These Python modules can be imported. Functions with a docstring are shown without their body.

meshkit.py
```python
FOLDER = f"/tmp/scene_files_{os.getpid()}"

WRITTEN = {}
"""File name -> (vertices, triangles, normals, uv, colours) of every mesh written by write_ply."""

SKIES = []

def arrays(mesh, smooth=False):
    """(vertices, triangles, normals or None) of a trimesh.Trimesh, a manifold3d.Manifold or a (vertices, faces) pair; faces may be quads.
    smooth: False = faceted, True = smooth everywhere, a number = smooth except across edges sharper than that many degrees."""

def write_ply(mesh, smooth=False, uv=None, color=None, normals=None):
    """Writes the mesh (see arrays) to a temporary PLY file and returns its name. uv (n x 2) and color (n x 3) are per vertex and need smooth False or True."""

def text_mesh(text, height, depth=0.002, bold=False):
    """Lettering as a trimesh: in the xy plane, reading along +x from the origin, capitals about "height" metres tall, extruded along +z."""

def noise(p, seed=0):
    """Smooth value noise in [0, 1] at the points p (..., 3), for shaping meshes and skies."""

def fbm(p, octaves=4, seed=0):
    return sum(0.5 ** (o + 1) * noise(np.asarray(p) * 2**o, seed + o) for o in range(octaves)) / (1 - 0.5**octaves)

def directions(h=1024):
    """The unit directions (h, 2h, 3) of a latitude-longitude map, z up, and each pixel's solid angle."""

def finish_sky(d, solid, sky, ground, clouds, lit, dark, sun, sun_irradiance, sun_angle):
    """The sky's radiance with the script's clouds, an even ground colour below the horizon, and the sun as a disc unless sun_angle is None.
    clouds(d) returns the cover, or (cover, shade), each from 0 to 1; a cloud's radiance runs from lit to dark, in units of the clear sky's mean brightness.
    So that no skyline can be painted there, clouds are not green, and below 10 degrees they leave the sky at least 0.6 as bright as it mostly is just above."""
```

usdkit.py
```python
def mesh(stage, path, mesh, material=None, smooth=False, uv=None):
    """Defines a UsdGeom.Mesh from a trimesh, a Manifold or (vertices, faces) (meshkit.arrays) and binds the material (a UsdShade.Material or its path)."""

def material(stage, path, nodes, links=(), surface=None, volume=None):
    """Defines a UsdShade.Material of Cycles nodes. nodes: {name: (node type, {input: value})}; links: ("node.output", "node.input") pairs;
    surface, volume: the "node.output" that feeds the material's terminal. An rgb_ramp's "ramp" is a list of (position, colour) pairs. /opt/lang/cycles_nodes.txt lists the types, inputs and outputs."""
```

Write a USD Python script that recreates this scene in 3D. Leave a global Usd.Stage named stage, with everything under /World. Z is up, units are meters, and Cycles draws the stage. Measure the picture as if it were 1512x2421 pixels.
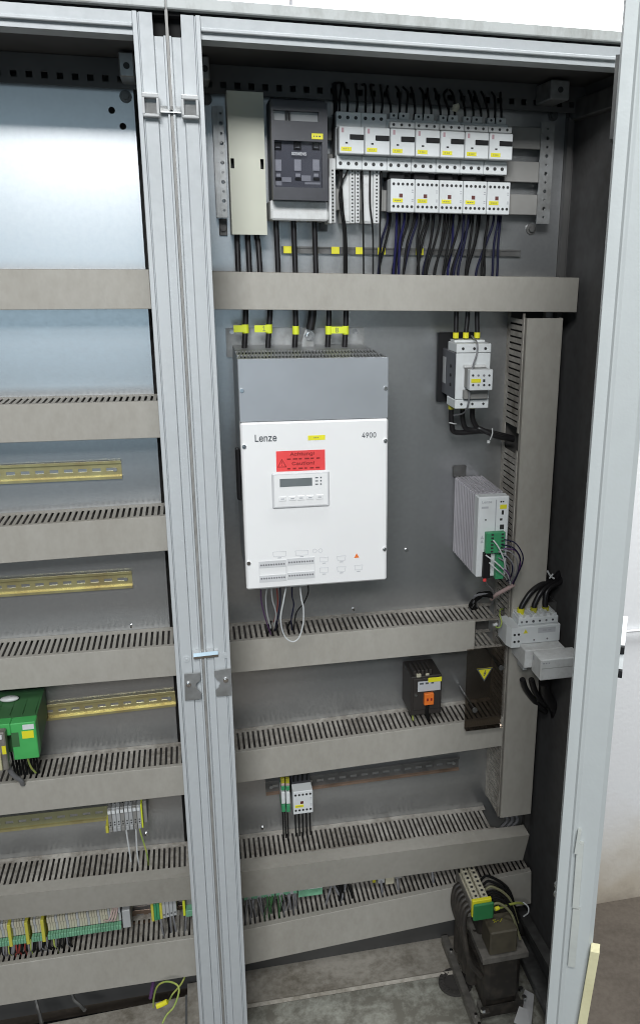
import math, random
import numpy as np, trimesh
from scipy.spatial.transform import Rotation as Rot
from shapely.geometry import Polygon, Point, box as sbox
from shapely.ops import unary_union
import usdkit, meshkit
from pxr import Usd, UsdGeom, UsdLux, UsdShade, Gf, Sdf

random.seed(7); rng = np.random.default_rng(7)
stage = Usd.Stage.CreateInMemory()
UsdGeom.Xform.Define(stage, '/World'); UsdGeom.Scope.Define(stage, '/World/Looks')

# ------------------------------------------------------------------ camera
F, CX, CY, W, H = 2052.0, 950.0, 1210.5, 1512.0, 2421.0     # focal length and principal point, in 1/1512 of the picture's width
ROT = Rot.from_euler('zxy', [-14.01621128, -16.36247007, 3.21782471], degrees=True).as_matrix()   # columns: right, forward, up
CAM = np.array([0.008, -1.27, 1.682])
cam = UsdGeom.Camera.Define(stage, '/World/camera')
m4 = np.eye(4); m4[0, :3] = ROT[:, 0]; m4[1, :3] = ROT[:, 2]; m4[2, :3] = -ROT[:, 1]; m4[3, :3] = CAM
cam.AddTransformOp().Set(Gf.Matrix4d(m4.tolist()))
HA = 24.0
cam.CreateHorizontalApertureAttr(HA); cam.CreateFocalLengthAttr(HA * F / W)
cam.CreateHorizontalApertureOffsetAttr(-HA * (CX - W / 2) / W)
cam.CreateVerticalApertureOffsetAttr(0.0)
cam.CreateClippingRangeAttr((0.02, 100.0))
cam.CreateExposureAttr(-0.12)

def ray(px, py): return ROT @ np.array([(px - CX) / F, 1, -(py - CY) / F])
def onY(px, py, Y): d = ray(px, py); return CAM + d * ((Y - CAM[1]) / d[1])
def onX(px, py, X): d = ray(px, py); return CAM + d * ((X - CAM[0]) / d[0])
def onZ(px, py, Z): d = ray(px, py); return CAM + d * ((Z - CAM[2]) / d[2])
# measuring frames: enlarged crops of the survey picture (origin, scale)
REG = dict(brk=(1320, 400, 1.89), sw=(820, 340, 2.9077), lz=(920, 1650, 2.3625), lzb=(1040, 2120, 2.9077), kc=(1700, 1240, 3.78),
           sv=(1760, 1880, 3.024), mp=(1980, 2260, 3.9056), rl=(1560, 2600, 2.7), tc=(960, 3000, 1.89), br=(960, 3400, 1.89),
           tr=(1700, 3400, 2.1), lm=(0, 2700, 1.9895), bl=(0, 3400, 1.68), ct=(520, 340, 4.447), cb=(680, 2540, 5.04), cw=(900, 1180, 2.1), rt=(1279, 0, 1.182))
K = 0.59109
def g(r, zx, zy): a = REG[r]; return (a[0] + zx / a[2]) * K, (a[1] + zy / a[2]) * K
def at(r, zx, zy, Y): return onY(*g(r, zx, zy), Y)

# ------------------------------------------------------------------ materials
def look(name, nodes, links, surface, volume=None):
    return usdkit.material(stage, '/World/Looks/' + name, nodes, links, surface, volume)
def pm(name, c, rough=0.5, metal=0.0, c2=None, scale=12.0, bump=0.0, bscale=200.0, spec=0.5, detail=4.0, rough2=None, lo=0.35, hi=0.7, **kw):
    c2 = c2 or tuple(x * 0.82 for x in c)
    n = {'geo': ('geometry', {}), 'n': ('noise_texture', {'scale': scale, 'detail': detail, 'roughness': 0.6}),
         'r': ('rgb_ramp', {'ramp': [(lo, c), (hi, c2)]}),
         'p': ('principled_bsdf', {'roughness': rough, 'metallic': metal, 'specular_ior_level': spec, **kw})}
    l = [('geo.position', 'n.vector'), ('n.fac', 'r.fac'), ('r.color', 'p.base_color')]
    if rough2 is not None:
        n['mr'] = ('map_range', {'from_min': 0.3, 'from_max': 0.7, 'to_min': rough, 'to_max': rough2, 'clamp': True}); l += [('n.fac', 'mr.value'), ('mr.result', 'p.roughness')]
    if bump:
        n['bn'] = ('noise_texture', {'scale': bscale, 'detail': 2.0}); n['b'] = ('bump', {'strength': bump, 'distance': 0.001})
        l += [('geo.position', 'bn.vector'), ('bn.fac', 'b.height'), ('b.normal', 'p.normal')]
    return look(name, n, l, 'p.BSDF')

def grime(name, clean, dirty, rough, metal=0.0, s1=3.0, s2=38.0, amt=(0.42, 0.72), bump=0.15, bscale=300.0, spec=0.5, stretch=(1, 1, 1), dr=0.25):
    """two scales of dust and stains over a base colour"""
    n = {'geo': ('geometry', {}), 'map': ('mapping', {'scale': stretch}),
         'a': ('noise_texture', {'scale': s1, 'detail': 6.0, 'roughness': 0.65, 'distortion': 0.6}), 'b': ('noise_texture', {'scale': s2, 'detail': 5.0, 'roughness': 0.7}),
         'm': ('mix_float', {'fac': 0.42}), 'r': ('rgb_ramp', {'ramp': [(amt[0], clean), (amt[1], dirty)]}),
         'mr': ('map_range', {'from_min': 0.3, 'from_max': 0.7, 'to_min': rough, 'to_max': min(1, rough + dr), 'clamp': True}),
         'bn': ('noise_texture', {'scale': bscale, 'detail': 3.0}), 'bp': ('bump', {'strength': bump, 'distance': 0.001}),
         'p': ('principled_bsdf', {'metallic': metal, 'specular_ior_level': spec})}
    l = [('geo.position', 'map.vector'), ('map.vector', 'a.vector'), ('map.vector', 'b.vector'), ('a.fac', 'm.a'), ('b.fac', 'm.b'), ('m.result', 'r.fac'), ('r.color', 'p.base_color'),
         ('m.result', 'mr.value'), ('mr.result', 'p.roughness'), ('geo.position', 'bn.vector'), ('bn.fac', 'bp.height'), ('bp.normal', 'p.normal')]
    return look(name, n, l, 'p.BSDF')

M = {}
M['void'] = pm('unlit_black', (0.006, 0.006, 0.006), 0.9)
M['frame'] = grime('frame_paint', (0.455, 0.48, 0.49), (0.37, 0.39, 0.40), 0.42, s1=1.6, s2=60, amt=(0.45, 0.85), bump=0.1, bscale=500)
M['door'] = grime('door_paint', (0.37, 0.395, 0.392), (0.33, 0.35, 0.35), 0.45, s1=1.6, s2=50, amt=(0.45, 0.85), bump=0.12, bscale=400)
M['roof'] = grime('roof_paint', (0.42, 0.44, 0.43), (0.15, 0.145, 0.125), 0.45, s1=6, s2=34, amt=(0.48, 0.74), bump=0.1, stretch=(1, 1, 0.4))
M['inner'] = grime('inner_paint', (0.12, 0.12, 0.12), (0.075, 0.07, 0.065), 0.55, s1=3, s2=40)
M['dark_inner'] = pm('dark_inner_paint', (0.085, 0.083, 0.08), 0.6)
M['zinc'] = grime('zinc_sheet', (0.56, 0.57, 0.575), (0.40, 0.405, 0.41), 0.25, metal=0.86, s1=1.6, s2=90, amt=(0.30, 1.0), bump=0.05, bscale=700, dr=0.07)
M['zinc_part'] = pm('zinc_steel', (0.42, 0.43, 0.43), 0.42, 0.7, (0.28, 0.28, 0.27), scale=40)
M['dull_steel'] = pm('dull_steel', (0.15, 0.15, 0.145), 0.5, 0.45, (0.08, 0.078, 0.075), scale=30)
M['chrome'] = pm('bright_steel', (0.85, 0.85, 0.85), 0.18, 1.0)
M['duct'] = grime('duct_plastic', (0.40, 0.382, 0.34), (0.24, 0.218, 0.178), 0.5, s1=3, s2=70, amt=(0.40, 1.0), bump=0.12, stretch=(1, 1, 0.55))
M['duct_dusty'] = grime('dusty_duct_plastic', (0.50, 0.475, 0.425), (0.16, 0.14, 0.115), 0.7, s1=8, s2=60, amt=(0.38, 0.64), bump=0.25)
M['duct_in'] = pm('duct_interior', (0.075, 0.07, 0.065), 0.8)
M['white'] = pm('white_plastic', (0.71, 0.735, 0.735), 0.42, c2=(0.64, 0.66, 0.655), scale=20)
M['white_dusty'] = grime('dusty_white_plastic', (0.66, 0.67, 0.66), (0.44, 0.43, 0.41), 0.5, s1=14, s2=90, amt=(0.45, 0.8))
M['lenze'] = pm('drive_white_paint', (0.80, 0.80, 0.79), 0.35, c2=(0.77, 0.77, 0.765), scale=6, bump=0.08, bscale=700)
M['lenze_grey'] = pm('drive_steel', (0.42, 0.445, 0.47), 0.38, 0.45, (0.36, 0.38, 0.40), scale=5)
M['vent'] = pm('vent_steel', (0.34, 0.35, 0.355), 0.45, 0.5)
M['print'] = pm('dark_print', (0.10, 0.11, 0.12), 0.6)
M['faint'] = pm('faint_print', (0.46, 0.47, 0.49), 0.6)
M['black'] = pm('black_plastic', (0.012, 0.012, 0.013), 0.55, spec=0.25)
M['screw_hole'] = pm('dark_recess', (0.03, 0.03, 0.03), 0.6)
M['dark'] = pm('dark_grey_plastic', (0.045, 0.046, 0.055), 0.42, c2=(0.032, 0.033, 0.04), scale=30)
M['slate'] = pm('slate_plastic', (0.12, 0.125, 0.145), 0.35)
M['kgrey'] = pm('contactor_grey', (0.085, 0.085, 0.095), 0.5)
M['grey'] = pm('grey_plastic', (0.27, 0.265, 0.25), 0.5)
M['lgrey'] = pm('light_grey_plastic', (0.42, 0.43, 0.43), 0.5)
M['beige'] = pm('beige_paint', (0.56, 0.565, 0.47), 0.42, c2=(0.52, 0.525, 0.43), scale=4)
M['yellow'] = pm('yellow_label', (0.82, 0.76, 0.03), 0.5)
M['ytag'] = pm('yellow_tag', (0.72, 0.80, 0.04), 0.45)
M['ytag_dim'] = pm('dim_yellow_tag', (0.45, 0.42, 0.03), 0.5)
M['red'] = pm('red_label', (0.85, 0.075, 0.075), 0.45)
M['redprint'] = pm('red_label_print', (0.28, 0.015, 0.015), 0.5)
M['redmark'] = pm('pale_red_mark', (0.52, 0.33, 0.36), 0.5)
M['brownred'] = pm('brown_red_plastic', (0.13, 0.035, 0.03), 0.5)
M['green'] = pm('green_plastic', (0.07, 0.42, 0.11), 0.45, c2=(0.055, 0.36, 0.09), scale=25)
M['dgreen'] = pm('dark_green_plastic', (0.05, 0.15, 0.055), 0.5)
M['cgreen'] = pm('connector_green', (0.05, 0.30, 0.13), 0.45)
M['mint'] = pm('mint_plastic', (0.20, 0.47, 0.29), 0.55, c2=(0.13, 0.30, 0.19), scale=60)
M['dull_yellow'] = pm('dull_yellow_plastic', (0.58, 0.54, 0.07), 0.55)
M['endgreen'] = pm('end_cap_green', (0.035, 0.22, 0.075), 0.45)
M['orange'] = pm('orange_plastic', (0.85, 0.20, 0.03), 0.45)
M['olive'] = pm('olive_plastic', (0.22, 0.215, 0.12), 0.5)
M['sand'] = pm('sand_plastic', (0.50, 0.47, 0.36), 0.55)
M['brass'] = pm('yellow_chromate', (0.50, 0.46, 0.23), 0.36, 0.6, (0.38, 0.31, 0.15), scale=25)
M['copper'] = pm('copper_tinted_rail', (0.38, 0.265, 0.20), 0.36, 0.6, (0.20, 0.14, 0.10), scale=20)
M['cable'] = pm('black_cable', (0.016, 0.015, 0.016), 0.38)
M['wblack'] = pm('wire_black', (0.012, 0.012, 0.012), 0.7, spec=0.15)
M['wblue'] = pm('wire_blue', (0.014, 0.014, 0.07), 0.7, spec=0.15)
M['wdblue'] = pm('wire_dark_blue', (0.014, 0.015, 0.04), 0.7, spec=0.15)
M['wwhite'] = pm('wire_white', (0.62, 0.64, 0.64), 0.4)
M['wgrey'] = pm('wire_grey', (0.22, 0.22, 0.23), 0.45)
M['wred'] = pm('wire_red', (0.30, 0.05, 0.04), 0.45)
M['wpink'] = pm('wire_pink', (0.52, 0.38, 0.36), 0.45)
M['wyg'] = pm('wire_yellow_green', (0.44, 0.46, 0.10), 0.5, c2=(0.20, 0.34, 0.08), scale=60)
M['wpurple'] = pm('wire_purple', (0.10, 0.04, 0.13), 0.45)
M['tie'] = pm('white_tie', (0.62, 0.63, 0.62), 0.45)
M['foam'] = pm('beige_foam', (0.54, 0.51, 0.32), 0.8, c2=(0.45, 0.42, 0.25), scale=25, bump=0.4, bscale=250)
M['gasket'] = pm('pale_foam', (0.40, 0.42, 0.395), 0.7, bump=0.3)
M['iron'] = pm('black_lamination', (0.030, 0.026, 0.022), 0.55, c2=(0.075, 0.063, 0.05), scale=45, lo=0.45, hi=0.8)
M['bobbin'] = pm('olive_brown_tape', (0.115, 0.10, 0.068), 0.55, c2=(0.08, 0.07, 0.05), scale=40)
M['frameplate'] = pm('dusty_steel_plate', (0.25, 0.235, 0.21), 0.55, 0.3, (0.15, 0.14, 0.125), scale=40)
M['fin'] = pm('anodised_fin', (0.56, 0.54, 0.57), 0.45, 0.25)
M['relay'] = pm('dark_brown_plastic', (0.035, 0.03, 0.027), 0.5)
M['silverlabel'] = pm('silver_label', (0.55, 0.56, 0.58), 0.4)
M['lcd'] = pm('lcd_glass', (0.16, 0.18, 0.185), 0.3)
M['keypad'] = pm('keypad_film', (0.64, 0.645, 0.65), 0.4)
M['wall'] = look('wall_plaster', {'geo': ('geometry', {}), 'x': ('separate_xyz', {}), 'n': ('noise_texture', {'scale': 7.0, 'detail': 6.0, 'roughness': 0.65}), 'n2': ('noise_texture', {'scale': 2.0, 'detail': 4.0}),
    'h': ('map_range', {'from_min': -0.11, 'from_max': 0.30, 'to_min': 1.0, 'to_max': 0.0, 'clamp': True}), 'm': ('math', {'math_type': 'multiply_add', 'value2': 0.75}), 'm2': ('math', {'math_type': 'multiply', 'value2': 0.42}),
    'r': ('rgb_ramp', {'ramp': [(0.30, (0.85, 0.86, 0.87)), (0.62, (0.74, 0.71, 0.65)), (0.85, (0.56, 0.50, 0.41)), (0.98, (0.36, 0.31, 0.25))]}), 'bn': ('noise_texture', {'scale': 70.0, 'detail': 4.0}), 'b': ('bump', {'strength': 0.3, 'distance': 0.002}),
    'p': ('principled_bsdf', {'roughness': 0.85})},
    [('geo.position', 'x.vector'), ('geo.position', 'n.vector'), ('geo.position', 'bn.vector'), ('x.z', 'h.value'), ('n.fac', 'm2.value1'), ('h.result', 'm.value1'), ('m2.value', 'm.value3'), ('m.value', 'r.fac'), ('r.color', 'p.base_color'), ('bn.fac', 'b.height'), ('b.normal', 'p.normal')], 'p.BSDF')
M['skirt'] = grime('stained_plaster', (0.70, 0.66, 0.58), (0.50, 0.46, 0.39), 0.85, s1=6, s2=40, bump=0.3, bscale=90)
M['floor'] = grime('brown_concrete', (0.112, 0.093, 0.074), (0.060, 0.049, 0.039), 0.75, s1=5, s2=70, bump=0.4, bscale=120)
M['pan'] = grime('dusty_floor_sheet', (0.48, 0.445, 0.385), (0.20, 0.178, 0.14), 0.6, metal=0.1, s1=8, s2=60, amt=(0.40, 0.64))
M['pan2'] = grime('mottled_floor_sheet', (0.22, 0.21, 0.175), (0.50, 0.505, 0.44), 0.6, metal=0.1, s1=14, s2=50, amt=(0.44, 0.64))
M['rubber'] = pm('grommet_rubber', (0.065, 0.06, 0.055), 0.7)
M['film'] = pm('clear_film', (0.8, 0.8, 0.8), 0.12, spec=0.8)
M['plexi'] = look('smoked_acrylic', {'t': ('transparent_bsdf', {'color': (0.66, 0.62, 0.58)}), 'gl': ('glossy_bsdf', {'color': (0.9, 0.9, 0.9), 'roughness': 0.12}), 'f': ('fresnel', {'IOR': 1.45}), 'm': ('mix_closure', {})},
                  [('f.fac', 'm.fac'), ('t.BSDF', 'm.closure1'), ('gl.BSDF', 'm.closure2')], 'm.closure')
M['window'] = look('smoked_window', {'t': ('transparent_bsdf', {'color': (0.80, 0.80, 0.82)}), 'gl': ('glossy_bsdf', {'color': (0.9, 0.9, 0.9), 'roughness': 0.1}), 'f': ('fresnel', {'IOR': 1.45}), 'm': ('mix_closure', {})},
                   [('f.fac', 'm.fac'), ('t.BSDF', 'm.closure1'), ('gl.BSDF', 'm.closure2')], 'm.closure')

# ------------------------------------------------------------------ light: the room's lamps and its soft ambient
def rect_light(name, pos, target, w, h, intensity, color):
    L = UsdLux.RectLight.Define(stage, '/World/' + name)
    L.CreateWidthAttr(w); L.CreateHeightAttr(h); L.CreateIntensityAttr(intensity); L.CreateColorAttr(Gf.Vec3f(*color))
    z = np.array(pos, float) - np.array(target, float); z /= np.linalg.norm(z)
    x = np.cross([0, 0, 1.0], z); x = x / np.linalg.norm(x) if np.linalg.norm(x) > 1e-6 else np.array([1.0, 0, 0]); y = np.cross(z, x)
    mm = np.eye(4); mm[0, :3] = x; mm[1, :3] = y; mm[2, :3] = z; mm[3, :3] = pos
    L.AddTransformOp().Set(Gf.Matrix4d(mm.tolist()))
rect_light('ceiling_lamp', (-0.15, -1.95, 2.92), (0.15, 0.3, 1.0), 0.9, 0.35, 38.0, (0.97, 0.985, 1.0))
rect_light('ceiling_lamp_far', (-0.55, -3.5, 3.15), (0.0, 0.3, 0.8), 1.3, 0.4, 64.0, (0.97, 0.985, 1.0))
rect_light('ceiling_lamp_rear', (1.0, 0.1, 3.2), (1.0, 0.4, 1.2), 2.0, 0.5, 36.0, (0.97, 0.99, 1.0))
rect_light('window_light', (-0.75, -3.3, 1.5), (-0.75, 0.3, 1.5), 2.0, 1.5, 1.35, (0.62, 0.84, 1.0))
dome = UsdLux.DomeLight.Define(stage, '/World/room_ambient'); dome.CreateIntensityAttr(1.0)
amb = look('ambient', {'b': ('background_shader', {'color': (0.86, 0.93, 1.0), 'strength': 0.035})}, [], 'b.background')
UsdShade.MaterialBindingAPI.Apply(dome.GetPrim()).Bind(amb)

# ------------------------------------------------------------------ helpers
used = {}
def numbered(parent, name):
    k = (parent, name); n = used.get(k, 0); used[k] = n + 1
    return name if n == 0 else '%s_%03d' % (name, n)
class Thing:
    def __init__(self, prim, loc): self.prim, self.loc, self.path = prim, np.array(loc, float), str(prim.GetPath())
def tagp(p, label=None, cat=None, group=None, kind=None):
    for k, v in (('label', label), ('category', cat), ('group', group), ('kind', kind)):
        if v: p.SetCustomDataByKey(k, v)
def thing(name, label, cat, loc=(0, 0, 0), group=None, roty=0.0, kind=None):
    x = UsdGeom.Xform.Define(stage, '/World/' + numbered('/World', name))
    x.AddTranslateOp().Set(Gf.Vec3d(*map(float, loc)))
    if roty: x.AddRotateYOp().Set(float(roty))
    tagp(x.GetPrim(), label, cat, group, kind)
    return Thing(x.GetPrim(), loc)
def copy(t, name, label, loc, group=None, roty=0.0):
    was = t.prim.GetCustomData()
    r = thing(name, label, was['category'], loc, group or was.get('group'), roty)
    r.prim.GetReferences().AddInternalReference(t.prim.GetPath()); r.prim.SetInstanceable(True)
    return r
def cat(ms):
    if isinstance(ms, (list, tuple)):
        return trimesh.util.concatenate([m for m in ms]) if len(ms) > 1 else ms[0]
    return ms
def part(t, name, ms, mat, label=None, smooth=False, local=False, kind=None):
    """a part under a Thing (mesh in world coordinates unless local) or a sub-part under a part's Mesh"""
    m = cat(ms).copy()
    if not local: m.apply_translation(-t.loc)
    p = t.path + '/' + numbered(t.path, name)
    q = usdkit.mesh(stage, p, m, M[mat], smooth=smooth)
    tagp(q.GetPrim(), label, kind=kind)
    return Thing(q.GetPrim(), t.loc)
def single(name, ms, mat, label, cat_, group=None, kind=None, smooth=False):
    m = cat(ms).copy(); c = m.bounds.mean(0)
    m.apply_translation(-c)
    q = usdkit.mesh(stage, '/World/' + numbered('/World', name), m, M[mat], smooth=smooth)
    UsdGeom.Xformable(q).AddTranslateOp().Set(Gf.Vec3d(*map(float, c)))
    tagp(q.GetPrim(), label, cat_, group, kind)
    return Thing(q.GetPrim(), c)

def bx(x0, x1, y0, y1, z0, z1, c=0.0):
    x0, x1 = sorted((x0, x1)); y0, y1 = sorted((y0, y1)); z0, z1 = sorted((z0, z1))
    if c <= 0:
        m = trimesh.creation.box((x1 - x0, y1 - y0, z1 - z0)); m.apply_translation(((x0 + x1) / 2, (y0 + y1) / 2, (z0 + z1) / 2)); return m
    c = min(c, (x1 - x0) / 2.2, (y1 - y0) / 2.2, (z1 - z0) / 2.2); P = []
    for sx, X in ((1, x0), (-1, x1)):
        for sy, Y in ((1, y0), (-1, y1)):
            for sz, Z in ((1, z0), (-1, z1)):
                P += [(X, Y + sy * c, Z + sz * c), (X + sx * c, Y, Z + sz * c), (X + sx * c, Y + sy * c, Z)]
    return trimesh.convex.convex_hull(np.array(P))
def cyl(p, r, h, axis='y', n=14, r2=None):
    """a short rod centred on p"""
    m = trimesh.creation.cylinder(radius=r, height=h, sections=n)
    if axis == 'y': m.apply_transform(trimesh.transformations.rotation_matrix(math.pi / 2, [1, 0, 0]))
    if axis == 'x': m.apply_transform(trimesh.transformations.rotation_matrix(math.pi / 2, [0, 1, 0]))
    m.apply_translation(p); return m
def plate(poly, y0, y1):
    """an outline drawn in x and z, given thickness along y"""
    m = trimesh.creation.extrude_polygon(poly, abs(y1 - y0))
    v = m.vertices; m = trimesh.Trimesh(np.c_[v[:, 0], max(y0, y1) - v[:, 2], v[:, 1]], m.faces, process=False)
    m.fix_normals(); return m
def prism(poly, z0, z1):
    m = trimesh.creation.extrude_polygon(poly, z1 - z0); m.apply_translation((0, 0, z0)); return m
def hull(*pts): return trimesh.convex.convex_hull(np.array(pts, float))
def spline(pts, n=8):
    p = np.array(pts, float)
    if len(p) < 3: return p
    q = np.vstack([2 * p[0] - p[1], p, 2 * p[-1] - p[-2]]); out = []
    for i in range(1, len(q) - 2):
        t = np.linspace(0, 1, n, endpoint=False)[:, None]; a, b, c, d = q[i - 1], q[i], q[i + 1], q[i + 2]
        out.append(0.5 * (2 * b + (c - a) * t + (2 * a - 5 * b + 4 * c - d) * t ** 2 + (3 * b - a - 3 * c + d) * t ** 3))
    return np.vstack(out + [p[-1:]])
def tube(pts, r, sides=7, n=7):
    p = spline(pts, n); t = np.gradient(p, axis=0); t /= np.linalg.norm(t, axis=1, keepdims=True) + 1e-12
    a = np.cross(t[0], [0.3, 0.9, 0.31]); a /= np.linalg.norm(a); A = [a]
    for k in range(1, len(p)):
        a = A[-1] - t[k] * (A[-1] @ t[k]); A.append(a / np.linalg.norm(a))
    A = np.array(A); B = np.cross(t, A); ang = np.arange(sides) * 2 * math.pi / sides
    v = p[:, None] + r * (np.cos(ang)[None, :, None] * A[:, None] + np.sin(ang)[None, :, None] * B[:, None])
    f = []
    for i in range(len(p) - 1):
        for j in range(sides):
            k = (j + 1) % sides; f += [(i * sides + j, i * sides + k, (i + 1) * sides + k), (i * sides + j, (i + 1) * sides + k, (i + 1) * sides + j)]
    e = (len(p) - 1) * sides
    for j in range(1, sides - 1): f += [(0, j + 1, j), (e, e + j, e + j + 1)]
    m = trimesh.Trimesh(v.reshape(-1, 3), f, process=False); m.fix_normals(); return m
def text(s, x, z, h, y, bold=False, depth=0.0004, right=False, width=None):
    """raised print facing the viewer, its base line starting at x, z"""
    m = meshkit.text_mesh(s, h, depth, bold); v = np.array(m.vertices)
    w = v[:, 0].max()
    if width: v[:, 0] *= width / w; w = width
    if right: v[:, 0] -= w
    m = trimesh.Trimesh(np.c_[v[:, 0] + x, y - v[:, 2], v[:, 1] + z], m.faces, process=False); return m
def dashes(x0, x1, z, h, y, n=4, seed=0):
    r = np.random.default_rng(seed); w = (x1 - x0) / n
    return [bx(x0 + i * w, x0 + i * w + w * r.uniform(0.45, 0.8), y - 0.0003, y + 0.0002, z - h / 2, z + h / 2) for i in range(n)]
def screws(xs, z, y, r=0.0028, d=0.002): return [cyl((x, y, z), r, d, 'y', 10) for x in xs]

PLATE = 0.400     # front face of the mounting plates
# ================================================================== the setting
floor = single('room_floor', bx(-3, 3.5, -4, 0.62, -0.14, -0.10), 'floor', 'brown speckled concrete floor of the room', 'floor', kind='structure')
wz = 0.02
single('wall', bx(-3, 3.5, 0.60, 0.75, -0.10, 4.0), 'wall', 'white plastered wall behind the cabinets', 'wall', kind='structure')
p = onY(1500, 1492, 0.59)
single('conduit', [cyl((p[0] + 0.25, 0.592, p[2]), 0.003, 0.8, 'x'), ], 'wall', 'thin white conduit running across the wall right of the door', 'conduit', smooth=40)
p = onY(686, 0, 0.59)
single('wall_cable', tube([(p[0], 0.592, p[2] - 0.05), (p[0] + 0.004, 0.592, p[2] + 0.1), (p[0] + 0.01, 0.592, p[2] + 0.5)], 0.003), 'wgrey', 'thin grey cable on the white wall above the cabinets', 'cable')

# ================================================================== the two cabinets
FY = 0.09; XR = 0.745      # FY: where the front frame stands
def post_profile(s, full=True):
    P = [(0.0022, 0.05), (0.0022, -0.002), (0.0045, -0.002), (0.0055, 0.005), (0.0160, 0.005), (0.0175, 0.0), (0.0335, 0.0), (0.0345, 0.003), (0.0355, 0.003), (0.0363, -0.003), (0.0415, -0.003), (0.042, 0.0), (0.042, 0.05)] if full else \
        [(0.0175, 0.05), (0.0175, 0.0), (0.0335, 0.0), (0.0345, 0.003), (0.0355, 0.003), (0.0363, -0.003), (0.0415, -0.003), (0.042, 0.0), (0.042, 0.05)]
    return Polygon([(s * x * 1.07, y + FY) for x, y in P])
def hole_plate(x0, x1, z0, z1, y0, y1, pitch, hw, hz, zc):
    P = sbox(x0, z0, x1, z1)
    for z in zc:
        P = P.difference(unary_union([sbox(x - hw, z - hz, x + hw, z + hz) for x in np.arange(x0 + pitch * 0.6, x1 - hw * 2, pitch)]))
    return plate(P, y0, y1)
def build_cabinet(s, name, label, x_in, x_out):
    t = thing(name, label, 'electrical cabinet', (s * 0.4, FY, 0))
    part(t, 'front_post', [prism(post_profile(s), -0.02, 1.961), prism(post_profile(s, False), 1.961, 1.9885)], 'frame')
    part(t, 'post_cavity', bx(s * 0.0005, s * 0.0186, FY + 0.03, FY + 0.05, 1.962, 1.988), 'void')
    a, b = sorted((s * 0.0452, x_out))
    part(t, 'top_rail', [bx(a, b, FY + 0.0005, FY + 0.045, 1.9735, 1.9885), bx(a, b, FY - 0.0025, FY + 0.004, 1.9695, 1.9745, 0.001), bx(a, b, FY + 0.0065, FY + 0.045, 1.961, 1.9733)], 'frame')
    a, b = sorted((s * 0.001, x_out))
    part(t, 'roof_panel', bx(a, b, FY - 0.004, 0.50, 1.9940, 2.010, 0.0015), 'roof')
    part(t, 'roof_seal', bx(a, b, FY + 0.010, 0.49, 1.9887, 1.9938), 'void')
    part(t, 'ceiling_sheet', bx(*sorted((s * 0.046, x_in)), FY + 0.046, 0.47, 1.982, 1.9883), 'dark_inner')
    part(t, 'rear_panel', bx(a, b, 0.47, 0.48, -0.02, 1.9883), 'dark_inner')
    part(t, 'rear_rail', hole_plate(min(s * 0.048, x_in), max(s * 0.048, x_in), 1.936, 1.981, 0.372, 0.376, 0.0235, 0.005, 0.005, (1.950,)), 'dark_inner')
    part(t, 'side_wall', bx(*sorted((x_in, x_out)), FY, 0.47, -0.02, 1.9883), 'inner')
    return t
cabL = build_cabinet(-1, 'control_cabinet', 'left grey cabinet bay, mostly empty, with yellow rails between its ducts', -0.80, -0.815)
cabR = build_cabinet(1, 'control_cabinet', 'right grey cabinet bay full of switchgear with its door swung open', XR, XR + 0.015)
part(cabR, 'baying_seal', bx(-0.0019, 0.0019, FY + 0.0012, FY + 0.05, -0.02, 2.008), 'grey')
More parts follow.
